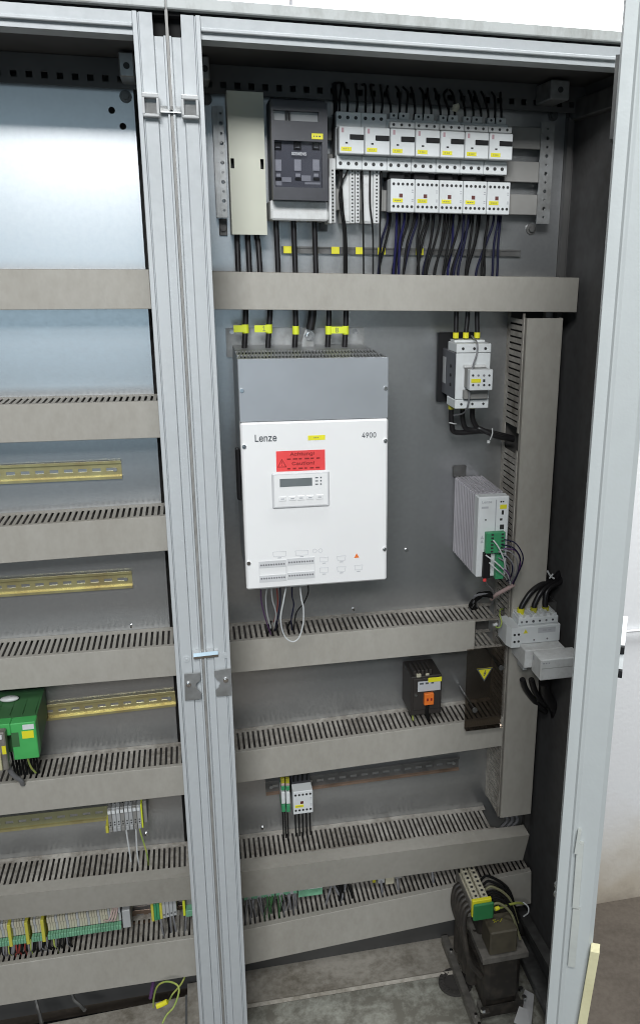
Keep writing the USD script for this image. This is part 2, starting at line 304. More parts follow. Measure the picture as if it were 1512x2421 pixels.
# mounting plates, with their fixing holes
def mounting_plate(t, x0, x1, holes):
    P = sbox(x0, 0.152, x1, 1.945)
    for x, z, r in holes: P = P.difference(Point(x, z).buffer(r, 12))
    return part(t, 'mounting_plate', [plate(P, PLATE, PLATE + 0.003), bx(x0, x0 + 0.003, PLATE + 0.003, PLATE + 0.02, 0.152, 1.945), bx(x1 - 0.003, x1, PLATE + 0.003, PLATE + 0.02, 0.152, 1.945)], 'zinc')
hs = [(*onY(264, 260, PLATE)[[0, 2]], 0.0055), (*onY(290.5, 298, PLATE)[[0, 2]], 0.0055)]
mpl = mounting_plate(cabL, -0.775, -0.063, hs)
mpr = mounting_plate(cabR, 0.012, 0.722, [])
for t, q in ((cabL, (297, 228)), (cabR, (487, 234)), (cabR, (1305, 273)), (cabR, (1253, 541))):
    c = onY(*q, PLATE)
    part(t, 'plate_bolt', [cyl((c[0], PLATE - 0.002, c[2]), 0.010, 0.004, n=18), cyl((c[0], PLATE - 0.006, c[2]), 0.006, 0.006, n=6)], 'dull_steel')
for q in ((311, 1480), (345, 1972), (620, 1958), (1068, 1957), (960, 1300), (835, 1440), (560, 1545)):
    c = onY(*q, PLATE); part(cabL if c[0] < 0 else cabR, 'plate_screw', [cyl((c[0], PLATE - 0.0015, c[2]), 0.0035, 0.003, n=10)], 'chrome')
# corner brackets under the roof
for t, (x0, y0, x1, y1) in ((cabL, (278, 120, 319, 182)), (cabR, (472, 130, 496, 188)), (cabR, (1303, 186, 1345, 236))):
    a, b = onY(x0, y0, 0.30), onY(x1, y1, 0.30)
    bk = part(t, 'corner_bracket', [bx(a[0], b[0], 0.30, 0.372, b[2], min(a[2], 1.981), 0.002)], 'zinc_part')
    part(bk, 'bolt_hole', [cyl(((a[0] + b[0]) / 2, 0.2995, b[2] + 0.016), 0.005, 0.002)], 'screw_hole')
# rear corner post and side rails of the right bay
part(cabR, 'front_post', bx(0.706, XR, FY, FY + 0.05, -0.02, 1.9885), 'frame')
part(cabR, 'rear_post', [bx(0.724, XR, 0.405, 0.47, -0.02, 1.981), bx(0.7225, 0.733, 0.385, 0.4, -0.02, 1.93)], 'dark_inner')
for z, nm in ((1.925, 'side_rail'),):
    part(cabR, nm, [bx(0.728, XR, FY + 0.05, 0.40, z, z + 0.035, 0.002)], 'dull_steel')
a = onX(*g('tr', 820, 590), 0.72); b = onX(*g('tr', 1000, 880), 0.72)
part(cabR, 'side_rail', [hull(*[(x, y, z) for x in (0.712, 0.735) for (y, z) in ((0.38, 0.125), (0.38, 0.137), (0.15, 0.142), (0.15, 0.155))])], 'dull_steel')
part(cabR, 'side_rail', [bx(0.705, 0.74, 0.15, 0.38, 0.03, 0.052, 0.002)], 'dull_steel')
# floor sheets
zf = 0.0
def floor_sheet(t, pts, mat, z=0.0, th=0.004, name='floor_panel', label=None):
    return part(t, name, prism(Polygon([(p[0], p[1]) for p in pts]), z - th, z), mat, label)
l, r_ = onZ(625, 2375, 0), onZ(1075, 2320, 0)
floor_sheet(cabR, [(0.045, 0.365), (0.74, 0.352), (0.74, 0.47), (0.045, 0.47)], 'pan', 0.0, label='dusty brown floor sheet at the back of the right bay')
floor_sheet(cabR, [(0.045, FY + 0.05), (0.74, FY + 0.05), (0.74, 0.350), (0.045, 0.3625)], 'pan2', -0.004, label='mottled floor sheet at the front of the right bay')
part(cabR, 'floor_edge', hull(*[(x, y, z) for (x, y) in ((0.045, 0.3635), (0.62, 0.353)) for (y, z) in ((y - 0.004, 0.0), (y + 0.001, 0.007), (y + 0.004, 0.0))]), 'pan')
part(cabR, 'sill', bx(0.0455, XR, FY, FY + 0.048, -0.05, 0.02), 'frame'); part(cabL, 'sill', bx(-0.80, -0.0455, FY, FY + 0.048, -0.05, 0.02), 'frame')
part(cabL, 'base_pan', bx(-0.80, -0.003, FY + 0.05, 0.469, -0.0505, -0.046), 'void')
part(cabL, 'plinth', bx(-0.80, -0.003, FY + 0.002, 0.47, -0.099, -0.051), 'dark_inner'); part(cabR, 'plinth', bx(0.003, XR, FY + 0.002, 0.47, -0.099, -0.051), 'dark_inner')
fl0, fl1 = onZ(*g('bl', 330, 1169), 0), onZ(*g('bl', 1250, 985), 0)
sl = (fl1[1] - fl0[1]) / (fl1[0] - fl0[0])
floor_sheet(cabL, [(-0.80, fl0[1] + sl * (-0.80 - fl0[0])), (-0.8, FY + 0.05), (fl1[0], FY + 0.05), (fl1[0], fl1[1])], 'pan', label='dusty floor sheet of the left bay, open behind')
floor_sheet(cabL, [(fl1[0] + 0.003, FY + 0.05), (-0.043, FY + 0.05), (-0.043, 0.46), (fl1[0] + 0.003, 0.46)], 'pan', 0.002)
part(cabL, 'floor_edge', bx(fl1[0] - 0.002, fl1[0] + 0.0028, FY + 0.05, fl1[1], 0.0, 0.004), 'zinc_part')
c = onZ(1076, 2326, -0.004)
gr = part(cabR, 'grommet', [trimesh.creation.annulus(0.028, 0.041, 0.006, sections=36, transform=trimesh.transformations.translation_matrix((c[0], c[1], 0.0))),
                           cyl((c[0], c[1], -0.003), 0.028, 0.003, 'z', 30)], 'rubber')
part(gr, 'ribs', [trimesh.util.concatenate([trimesh.creation.box((0.010, 0.002, 0.004), transform=trimesh.transformations.translation_matrix((c[0], c[1], 0.004)) @ trimesh.transformations.rotation_matrix(k * 2 * math.pi / 26, [0, 0, 1]) @ trimesh.transformations.translation_matrix((0.034, 0, 0))) for k in range(26)])], 'rubber')
# lock catches on the front posts
def catch_upper(t, x0, z0, x1, z1):
    c = part(t, 'lock_catch', [bx(x0, x1, FY - 0.014, FY, z0, z0 + 0.004, 0.001), bx(x0, x1, FY - 0.014, FY, z1 - 0.006, z1, 0.001), bx(x0, x0 + 0.003, FY - 0.014, FY, z0 + 0.004, z1 - 0.006), bx(x1 - 0.003, x1, FY - 0.014, FY, z0 + 0.004, z1 - 0.006)], 'lgrey')
    part(c, 'catch_insert', hull((x0 + 0.0032, FY + -0.002, z1 - 0.011), (x1 - 0.0032, FY + -0.002, z1 - 0.011), (x0 + 0.0032, FY + -0.011, z0 + 0.0043), (x1 - 0.0032, FY + -0.011, z0 + 0.0043), (x0 + 0.0032, FY + 0.0, z0 + 0.0043), (x1 - 0.0032, FY + 0.0, z0 + 0.0043), (x0 + 0.0032, FY + -0.0005, z1 - 0.0105), (x1 - 0.0032, FY + -0.0005, z1 - 0.0105)), 'zinc_part')
for t, q in ((cabL, ((205, 130), (525, 570))), (cabR, ((905, 165), (1225, 600)))):
    a, b = at('ct', *q[0], FY - 0.010), at('ct', *q[1], FY - 0.010)
    catch_upper(t, a[0], b[2], b[0], a[2])
def catch_lower(t, q, notch, bolt):
    P = Polygon([tuple(at('cb', x, y, FY - 0.006)[[0, 2]]) for x, y in q])
    c = at('cb', *notch, FY - 0.006)
    P = P.difference(Point(c[0], c[2]).buffer(0.0066, 16))
    k = part(t, 'lock_plate', plate(P, FY - 0.007, FY - 0.0035), 'zinc_part')
    c = at('cb', *bolt, FY - 0.009)
    part(k, 'bolt', [cyl((c[0], FY - 0.008, c[2]), 0.0042, 0.003, n=16), cyl((c[0], FY - 0.010, c[2]), 0.003, 0.003, n=8)], 'chrome', smooth=40)
catch_lower(cabL, [(285, 790), (605, 765), (605, 900), (540, 990), (540, 1080), (625, 1180), (625, 1290), (300, 1320)], (600, 1010), (372, 1005))
catch_lower(cabR, [(885, 725), (1215, 675), (1235, 1215), (930, 1235), (915, 1120), (985, 1060), (985, 960), (890, 830)], (930, 980), (1122, 915))
for t, q in ((cabL, (330, 488)), (cabR, (1122, 398))):
    c = at('cb', *q, FY); part(t, 'plug', [cyl((c[0], FY - 0.0005, c[2]), 0.0055, 0.002, n=18), cyl((c[0], FY - 0.0015, c[2]), 0.0018, 0.002, n=8)], 'frame')
a = at('ct', 535, 350, FY); b = at('ct', 905, 490, FY)
bc = thing('baying_connector', 'dull steel connector joining the two front posts near the top', 'connector', ((a[0] + b[0]) / 2, FY, a[2]))
part(bc, 'bar', [hull((a[0], FY + 0.0045, a[2]), (b[0], FY + 0.0045, a[2]), (a[0], FY - 0.006, a[2] - 0.010), (b[0], FY - 0.006, a[2] - 0.010), (a[0], FY - 0.006, b[2]), (b[0], FY - 0.006, b[2]), (a[0], FY + 0.0045, b[2]), (b[0], FY + 0.0045, b[2]))], 'zinc_part')
part(bc, 'screw', [cyl((0, FY - 0.005, a[2] - 0.004), 0.0025, 0.004)], 'dull_steel')
a = at('cb', 470, 395, FY); b = at('cb', 965, 340, FY)
bc = thing('baying_connector', 'bright shiny steel pin joining the two front posts at half height', 'connector', ((a[0] + b[0]) / 2, FY, (a[2] + b[2]) / 2))
part(bc, 'pin', [hull(*[(x, y + FY, z + dz) for x, z in ((a[0], a[2]), (b[0], b[2])) for y, dz in ((0.0045, -0.007), (-0.004, -0.007), (-0.006, -0.002), (-0.0045, 0.004), (0.0045, 0.006))])], 'chrome')

# door of the right bay, swung out so far that its free edge points almost at the viewer
hx, hy = 0.703, FY - 0.012
sA, sB = ray(1426, 605), ray(1553, 605); sA, sB = sA[0] / sA[1], sB[0] / sB[1]
dist = 0.64
A = np.array([CAM[0] + sA * dist, CAM[1] + dist])
d = np.array([hx, hy]) - A; L = np.linalg.norm(d); d /= L; nrm = np.array([d[1], -d[0]])
tB = (CAM[0] + sB * dist - A[0]) / (nrm[0] - sB * nrm[1])
def dp(u, v): return tuple(A + d * u + nrm * v)
door_poly = Polygon([dp(L, 0.0), dp(0.012, 0.0), dp(0.0, tB * 0.05), dp(0.0012, tB * 0.28), dp(-0.0008, tB * 0.33), dp(-0.0008, tB * 0.36), dp(0.0006, tB * 0.42), dp(0.0003, tB * 0.9), dp(0.003, tB), dp(L, tB)])
door = part(cabR, 'door', prism(door_poly, 0.0, 1.985), 'door', 'grey sheet steel door seen edge on')
def on_end(px, py, u=-0.001):
    q = ray(px, py); n = np.array([d[0], d[1]]); P0 = A + d * u
    k = ((P0 - CAM[:2]) @ n) / (q[:2] @ n); return CAM + q * k
def end_strip(p0, p1, w, th, name, mat):
    a, b = on_end(*p0), on_end(*p1); o = np.array([nrm[0], nrm[1], 0]) * w; f = np.array([d[0], d[1], 0])
    return part(door, name, hull(*[q + e + k for q in (a, b) for e in (o * 0, o) for k in (f * 0.004, -f * th)]), mat)
end_strip((1364, 1990), (1353, 2140), 0.006, 0.004, 'gasket_remnant', 'gasket')
end_strip((1358, 2010), (1366, 1960), 0.003, 0.006, 'gasket_remnant', 'gasket')
end_strip((1354, 2145), (1342, 2280), 0.007, 0.003, 'gasket_remnant', 'gasket')
end_strip((1396, 2236), (1361, 2440), 0.0085, 0.008, 'gasket_strip', 'foam')
a = dp(0.25, tB); q = onY(1483, 1530, a[1])
hz0 = on_end(1483, 1526, 0.06)[2]; hz1 = on_end(1478, 1600, 0.06)[2]
hb = np.array(dp(0.08, tB))
hd = part(door, 'handle', [prism(Polygon([dp(0.06, tB), dp(0.06, tB + 0.0045), dp(0.13, tB + 0.006), dp(0.13, tB)]), hz1, hz0)], 'white')
part(hd, 'handle_end', [prism(Polygon([dp(0.055, tB + 0.0005), dp(0.055, tB + 0.0045), dp(0.0595, tB + 0.0045), dp(0.0595, tB + 0.0005)]), z, z + 0.007) for z in (hz0 - 0.0075, hz1 + 0.0003)], 'black')
st = [prism(Polygon([dp(0.30, -0.016), dp(0.34, -0.016), dp(0.34, -0.0005), dp(0.30, -0.0005)]), 1.80, 1.88)]
part(door, 'door_bracket', st, 'dull_steel')
for q in ((1294, 2108), (1299, 2128)):
    a = onY(*q, -0.10); part(door, 'hinge_bolt', [cyl(tuple(np.array(dp(0.35, -0.006)).tolist()) + (onY(*q, dp(0.35, 0)[1])[2],), 0.008, 0.016, n=12)], 'chrome', smooth=40)

# ================================================================== cable ducts
def duct(name, label, left, right, zh=None, depth=0.094, cover=True, dusty=False, cover_to=None, lid_lip=0.010, pitch=0.0106, missing=(), x_from=None, tilt=None, group='slotted cable ducts', lid_shift=(0, 0, 0), lid_tilt=0.0):
    """left and right: ((px, top), (px, bottom)) of the front face in the survey picture"""
    Yf = PLATE - depth
    a, a2, b, b2 = (onY(*q, Yf) for q in (*left, *right))
    x0, x1 = (a[0] if x_from is None else x_from), b[0]
    sl = (b[2] - a[2]) / (b[0] - a[0]); h = ((a[2] - a2[2]) + (b[2] - b2[2])) / 2
    za = a[2] + sl * (x0 - a[0]); zbm = za - h
    Ln = x1 - x0; ang = math.degrees(math.atan(sl))
    t = thing(name, label, 'cable duct', (x0, PLATE, zbm), group, roty=-ang)
    body = 'duct_dusty' if dusty else 'duct'
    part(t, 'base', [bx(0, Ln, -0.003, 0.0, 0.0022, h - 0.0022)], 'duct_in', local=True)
    for k, (z0, z1) in enumerate(((h - 0.002, h), (0, 0.002))):
        W = [bx(0, Ln, -0.014, -0.0005, z0, z1), bx(0, Ln, -depth + 0.004, -depth + 0.012, z0, z1)]
        n = int(Ln / pitch)
        for i in range(n):
            if k == 0 and any(u0 <= i * pitch <= u1 for u0, u1 in missing): continue
            x = i * pitch + 0.002
            W.append(bx(x, x + pitch * 0.57, -depth + 0.012, -0.014, z0, z1))
        part(t, 'slotted_wall', W, body, local=True)
    c1 = Ln if cover_to is None else cover_to - x0
    if cover:
        dx, dy, dz = lid_shift
        lt_ = lid_tilt
        part(t, 'cover', [bx(0, c1 + dx, -depth + dy, -depth + 0.003 + dy, -0.0012 + dz, h + 0.0012 + dz, 0.0008) if not lt_ else hull(*[(x, -depth + dy + y, z + dz) for x in (0, c1 + dx) for y, z in ((-lt_, h + 0.0012), (0.003 - lt_, h + 0.0012), (0, -0.0012), (0.003, -0.0012))]), bx(0, c1 + dx, -depth + dy + 0.003 - lt_, -depth + 0.003 + dy, h + 0.0002 + dz, h + 0.0012 + dz) if lt_ else bx(0, 0.001, -depth + dy + 0.004, -depth + dy + 0.005, h - 0.002, h - 0.001), bx(0, c1 + dx, -depth + 0.003 + dy, -depth + lid_lip + dy, h + 0.0001 + dz, h + 0.0012 + dz), bx(0, c1 + dx, -depth + 0.003 + dy, -depth + lid_lip + dy, -0.0012 + dz, -0.0001 + dz)], 'duct', local=True)
    t.h, t.zb, t.x0, t.x1, t.sl = h, zbm, x0, x1, sl
    return t
XL = -0.775
L1 = duct('cable_duct', 'topmost closed grey duct crossing the bare left bay', ((0, 638), (0, 730)), ((352, 639), (357, 729)), x_from=XL)
L2 = duct('cable_duct', 'second grey duct from the top in the left bay, above the upper yellow rail', ((0, 959), (0, 1046)), ((375, 950), (382, 1033)), x_from=XL)
L3 = duct('cable_duct', 'third grey duct of the left bay, between the two upper yellow rails', ((0, 1248), (0, 1330.5)), ((400, 1220.5), (405, 1300.5)), x_from=XL)
L4 = duct('cable_duct', 'fourth grey duct of the left bay, above the green module', ((0, 1560), (0, 1630)), ((420, 1528), (427, 1598)), x_from=XL)
L5 = duct('cable_duct', 'fifth grey duct of the left bay, under the green module', ((0, 1857), (0, 1933)), ((442, 1811), (445, 1873)), x_from=XL, dusty=True)
L6 = duct('cable_duct', 'left bay duct between short terminal strip and long terminal row', ((0, 2103), (0, 2178)), ((457, 2056), (462, 2123)), x_from=XL, dusty=True, lid_tilt=0.022)
L7 = duct('cable_duct', 'lowest grey duct of the left bay, under the long terminal row', ((0, 2286), (0, 2383)), ((470, 2218), (472, 2300)), x_from=XL, dusty=True)
R1 = duct('cable_duct', 'topmost grey duct of the right bay, under the breakers and contactors', ((502, 643), (505, 730)), ((1368, 658), (1356, 736)), x_from=0.03, dusty=True)
R2 = duct('cable_duct', 'dusty slotted duct right under the big white drive', ((552, 1519), (555, 1585.5)), ((1190, 1464), (1201, 1533)), x_from=0.03, dusty=True, cover_to=onY(1122, 1500, 0.306)[0])
R3 = duct('cable_duct', 'slotted duct under the dark relay with the orange terminal', ((565, 1780.5), (565, 1851)), ((1190, 1697), (1183.5, 1763)), x_from=0.03, dusty=True)
R4 = duct('cable_duct', 'slotted duct of the right bay with its cover slipped forward and to the right', ((575, 2040), (577, 2111)), ((1172, 1964), (1168, 2042)), x_from=0.03, dusty=True, lid_shift=(0.066, -0.008, 0.001), lid_lip=0.013, lid_tilt=0.024)
R5 = duct('cable_duct', 'lowest grey duct of the right bay, behind the floor transformer', ((582, 2201), (587, 2275)), ((1261, 2061), (1255, 2140)), x_from=0.03, dusty=True, lid_lip=0.014)
# the upright duct beside the large contactor
vt = onY(1240, 752, 0.306); vtr = onY(1331, 752, 0.306); vb = onY(1258, 1923, 0.306)
VX0, VX1, VZ1, VZ0 = vt[0], vtr[0] - 0.002, vt[2], vb[2]
V = thing('cable_duct', 'upright grey duct running down the right edge of the mounting plate', 'cable duct', (VX0, PLATE, VZ0), 'slotted cable ducts')
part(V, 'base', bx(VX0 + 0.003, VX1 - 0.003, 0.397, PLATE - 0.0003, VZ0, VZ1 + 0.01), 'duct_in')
gap0, gap1 = onY(1215, 1062, 0.33)[2], onY(1215, 1020, 0.33)[2]
for k, x in enumerate((VX0, VX1 - 0.002)):
    Wm = [bx(x, x + 0.002, 0.386, 0.3995, VZ0, VZ1 + 0.008)]
    segs = ((VZ0, gap0), (gap1, VZ1 + 0.008)) if k == 0 else ((VZ0, VZ1),)
    for s0, s1 in segs: Wm.append(bx(x, x + 0.002, 0.310, 0.318, s0, s1))
    for z in np.arange(VZ0 + 0.003, VZ1, 0.0125):
        if k == 0 and gap0 - 0.006 < z < gap1: continue
        Wm.append(bx(x, x + 0.002, 0.318, 0.386, z, z + 0.0085))
    part(V, 'slotted_wall', Wm, 'duct_dusty')
part(V, 'cover', [bx(VX0 + 0.006, VX1 + 0.001, 0.304, 0.307, VZ0, VZ1, 0.0008), bx(VX1 + 0.0001, VX1 + 0.001, 0.307, 0.318, VZ0, VZ1), bx(VX0 + 0.0045, VX0 + 0.0058, 0.305, 0.318, VZ0, VZ1)], 'duct')

# ================================================================== top of the right bay
# perforated frame that carries the breakers
fr = thing('device_frame', 'grey perforated metal frame behind the breaker and contactor rows', 'mounting frame', (0.45, PLATE, 1.82))
def perf(x0, x1, z0, z1, y0, y1, n):
    P = sbox(x0, z0, x1, z1); zs = np.linspace(z0 + 0.012, z1 - 0.012, n)
    for k, z in enumerate(zs): P = P.difference(Point((x0 + x1) / 2, z).buffer(0.0032 if k % 2 else 0.0022, 8))
    return plate(P, y0, y1)
a, b = at('sw', 108, 235, 0.365), at('sw', 262, 1540, 0.365)
part(fr, 'upright', [perf(a[0] + 0.004, b[0], b[2], a[2], 0.364, 0.367, 11), bx(a[0] - 0.004, a[0] + 0.004, 0.367, 0.392, b[2], a[2]), bx(b[0] - 0.002, b[0], 0.3672, 0.392, b[2], a[2])], 'zinc_part')
part(fr, 'foot', [bx(a[0], b[0], 0.394, 0.3995, b[2] - 0.030, b[2] - 0.001, 0.001), cyl(((a[0] + b[0]) / 2, 0.392, b[2] - 0.017), 0.006, 0.005, n=6)], 'dull_steel')
xl = a[0]
a, b = at('rt', 1046, 575, 0.365), at('rt', 1085, 1058, 0.365)
part(fr, 'upright', [perf(a[0], a[0] + 0.026, b[2], a[2], 0.362, 0.365, 11), bx(a[0] + 0.024, a[0] + 0.026, 0.365, 0.395, b[2], a[2])], 'zinc_part')
xr = a[0] + 0.004
for z0, z1 in ((602, 705), (765, 862), (920, 1016)):
    u, v = at('rt', 1000, z0, 0.372), at('rt', 1000, z1, 0.372)
    part(fr, 'crossbar', bx(0.262, xr, 0.3675, 0.3715, v[2], u[2], 0.001), 'grey')
# beige cover panel
a, b = at('sw', 262, 60, 0.33), at('sw', 722, 1742, 0.33); a2 = at('sw', 315, 1742, 0.33)
cvx0, cvx1 = a2[0], b[0]
cv = thing('cover_panel', 'tall beige sheet metal cover left of the dark fuse switch', 'cover panel', ((cvx0 + cvx1) / 2, 0.33, b[2]))
P = sbox(cvx0, b[2], cvx1, a[2])
for q0, q1 in (((294, 848), (340, 966)), ((641, 858), (683, 976))):
    u, v = at('sw', *q0, 0.33), at('sw', *q1, 0.33); P = P.difference(sbox(max(u[0], cvx0 + 0.002), v[2], min(v[0], cvx1 - 0.002), u[2]))
part(cv, 'front', plate(P, 0.329, 0.331), 'beige')
part(cv, 'flange', [bx(cvx0, cvx0 + 0.0015, 0.3312, 0.385, b[2], a[2])], 'beige'); part(cv, 'flange', [bx(cvx1 - 0.0015, cvx1, 0.3312, 0.385, b[2], a[2])], 'beige')
part(cv, 'backing', bx(cvx0 + 0.003, cvx1 - 0.003, 0.35, 0.352, b[2] + 0.002, a[2]), 'black')
# fuse switch disconnector
YS = 0.285
a, b = at('sw', 762, 172, YS), at('sw', 1430, 1345, YS)
sx0, sx1, sz0, sz1 = a[0], b[0], b[2], a[2]
sw = thing('fuse_switch', 'dark grey fuse switch disconnector with smoked window beside the beige cover', 'fuse switch', ((sx0 + sx1) / 2, PLATE, sz0))
part(sw, 'base', [bx(sx0 + 0.002, sx1 + 0.003, 0.3247, 0.392, sz0 + 0.001, sz1 + 0.010, 0.002)], 'dark')
part(sw, 'terminal_cover', [bx(sx0 - 0.002, sx1 + 0.004, 0.318, 0.392, sz0 - 0.032, sz0 + 0.0005, 0.002), bx(sx0 - 0.002, sx1 + 0.004, 0.310, 0.3178, sz0 - 0.032, sz0 - 0.014, 0.003), bx(sx1 + 0.0042, sx1 + 0.009, 0.302, 0.36, sz0 - 0.036, sz0 + 0.040, 0.001)], 'white_dusty')
wz0, wz1 = at('sw', 810, 1180, YS)[2], at('sw', 810, 635, YS)[2]; wx0, wx1 = at('sw', 808, 900, YS)[0], at('sw', 1362, 900, YS)[0]
gz0, gz1 = at('sw', 810, 402, YS)[2], at('sw', 810, 285, YS)[2]; gx0, gx1 = at('sw', 792, 340, YS)[0], at('sw', 1320, 340, YS)[0]
P = sbox(sx0, sz0, sx1, sz1).difference(sbox(wx0, wz0, wx1, wz1)).difference(sbox(gx0, gz0, gx1, gz1))
part(sw, 'lid', [plate(P, YS, YS + 0.012), bx(sx0, sx1, 0.3065, 0.3245, sz0 + 0.001, sz1 - 0.001, 0.002), bx(sx0, sx0 + 0.004, YS + 0.0122, 0.306, sz0, sz1), bx(sx1 - 0.004, sx1, YS + 0.0122, 0.306, sz0, sz1)], 'dark')
part(sw, 'grip', bx(gx0 - 0.001, gx1 + 0.001, YS + 0.0123, YS + 0.020, gz0 - 0.001, gz1 + 0.001), 'lgrey')
part(sw, 'grip_bar', [bx(x - 0.0012, x + 0.0012, YS + 0.002, YS + 0.0124, gz0, gz1) for x in (at('sw', 945, 340, YS)[0], at('sw', 980, 340, YS)[0])], 'black')
part(sw, 'window', bx(wx0 + 0.0004, wx1 - 0.0004, YS + 0.003, YS + 0.0045, wz0 + 0.0004, wz1 - 0.0004), 'window')
part(sw, 'fuse_tray', bx(wx0 - 0.001, wx1 + 0.001, YS + 0.0125, YS + 0.0205, wz0 - 0.001, wz1 + 0.001), 'slate')
for cx in (855, 1085, 1300):
    x = at('sw', cx, 900, YS)[0]
    for z0, z1, w, mt, nm in ((650, 745, 0.0062, 'black', 'fuse_slot'), (855, 990, 0.0058, 'silverlabel', 'fuse_cap'), (1020, 1060, 0.004, 'silverlabel', 'contact'), (1070, 1100, 0.0052, 'black', 'fuse_slot')):
        zz0, zz1 = at('sw', cx, z1, YS)[2], at('sw', cx, z0, YS)[2]
        part(sw, nm, bx(x - w, x + w, YS + 0.0105, YS + 0.0124, zz0, zz1, 0.0005), mt)
    z = at('sw', cx, 715, YS)[2]; part(sw, 'contact', bx(x - 0.0035, x + 0.0035, YS + 0.0092, YS + 0.0104, z - 0.001, z + 0.001), 'chrome')
u = at('sw', 1003, 800, YS); v = at('sw', 1180, 800, YS)
part(sw, 'brand_print', text('SIEMENS', u[0], u[2] - 0.001, 0.0046, YS + 0.0029, True, width=v[0] - u[0]), 'silverlabel')
for q0, q1 in (((900, 1060), (1010, 1120)), ((1130, 1040), (1240, 1110)), ((1170, 1120), (1350, 1150)), ((825, 1105), (900, 1160))):
    u, v = at('sw', *q0, YS), at('sw', *q1, YS); part(sw, 'fuse_print', bx(u[0], v[0], YS + 0.0117, YS + 0.0124, v[2], u[2]), 'faint')
u, v = at('sw', 1235, 557, YS), at('sw', 1370, 632, YS)
tg = part(sw, 'label', bx(u[0], v[0], YS - 0.0012, YS - 0.0001, v[2], u[2], 0.0005), 'yellow'); part(tg, 'print', dashes(u[0] + 0.003, v[0] - 0.003, (u[2] + v[2]) / 2, 0.0018, YS - 0.0012, 3, 3), 'print')
for cx in (930, 1140):
    c = at('sw', cx, 1548, 0.34); part(sw, 'terminal_lug', bx(c[0] - 0.005, c[0] + 0.005, 0.335, 0.345, c[2] - 0.006, c[2] + 0.005), 'zinc_part')
u, v = at('sw', 1318, 1575, 0.385), at('sw', 1420, 1700, 0.385)
part(sw, 'foot', [bx(u[0], v[0], 0.385, 0.399, v[2], u[2]), cyl((at('sw', 1370, 1637, 0.38)[0], 0.383, at('sw', 1370, 1637, 0.38)[2]), 0.0055, 0.006, n=8)], 'dull_steel')
# thick cables below cover panel and fuse switch
zr1 = R1.zb + R1.h
def cable(pts, r, mat, name, label, group=None, cat_='cable', sides=9):
    return single(name, tube(pts, r, sides), mat, label, cat_, group, smooth=50)
for k, (x0, x1) in enumerate(((370, 380), (492, 512), (600, 640))):
    u, v = at('sw', x0, 1700, 0.355), at('sw', x1, 2020, 0.355)
    cable([(u[0], 0.355, u[2] + 0.01), (u[0], 0.355, u[2] - 0.01), ((u[0] + v[0]) / 2, 0.357, (u[2] + v[2]) / 2), (v[0], 0.352, zr1 - 0.03)], 0.0049, 'cable', 'power_cable', 'thick black cable coming out under the beige cover, %s of three' % ('left', 'middle', 'right')[k], 'cables below the beige cover')
for k, (x0, x1) in enumerate(((824, 840), (1027, 1040), (1270, 1262))):
    u = at('sw', x0, 1530, 0.35)
    cable([(u[0], 0.35, u[2] + 0.012), (u[0], 0.35, u[2] - 0.02), (u[0] + 0.001, 0.352, u[2] - 0.06), (u[0] + 0.002, 0.352, zr1 - 0.03)], 0.0048, 'cable', 'power_cable', 'thick black cable dropping from the fuse switch, %s of three' % ('left', 'middle', 'right')[k], 'cables below the fuse switch')
# terminal combs between fuse switch and contactors
for k, (x0, x1, z0, z1, lab) in enumerate(((-8, 45, 530, 928, 'narrow terminal comb right beside the fuse switch'), (88, 186, 532, 930, 'terminal comb under the first breaker'), (190, 226, 535, 928, 'terminal comb between two others under the breakers'), (252, 372, 540, 932, 'widest terminal comb, left of the contactors'))):
    Y = 0.345; a, b = at('brk', x0, z0, Y), at('brk', x1, z1, Y); xm = at('brk', (x0 + 0.62 * (x1 - x0)), z1, Y)[0]
    t = thing('terminal_comb', lab, 'terminal strip', ((a[0] + b[0]) / 2, PLATE, b[2]), 'upright terminal combs')
    wide = b[0] - a[0] > 0.014
    part(t, 'body', [bx(a[0], b[0], Y + 0.006, 0.39, b[2], a[2] + 0.02), bx((xm if wide else a[0]), b[0] - 0.0005, Y, Y + 0.006, b[2], a[2] + 0.02, 0.0008)] + ([bx(a[0], xm - 0.001, Y + 0.003, Y + 0.0059, b[2] + 0.003, a[2] + 0.02)] if wide else []), 'white_dusty')
    xc = (max(xm, a[0]) + b[0]) / 2 if wide else (a[0] + b[0]) / 2
    for z in np.linspace(b[2] + 0.004, a[2], 15): part(t, 'clamp_hole', cyl((xc, Y, z), 0.0017, 0.0015, n=8), 'screw_hole')

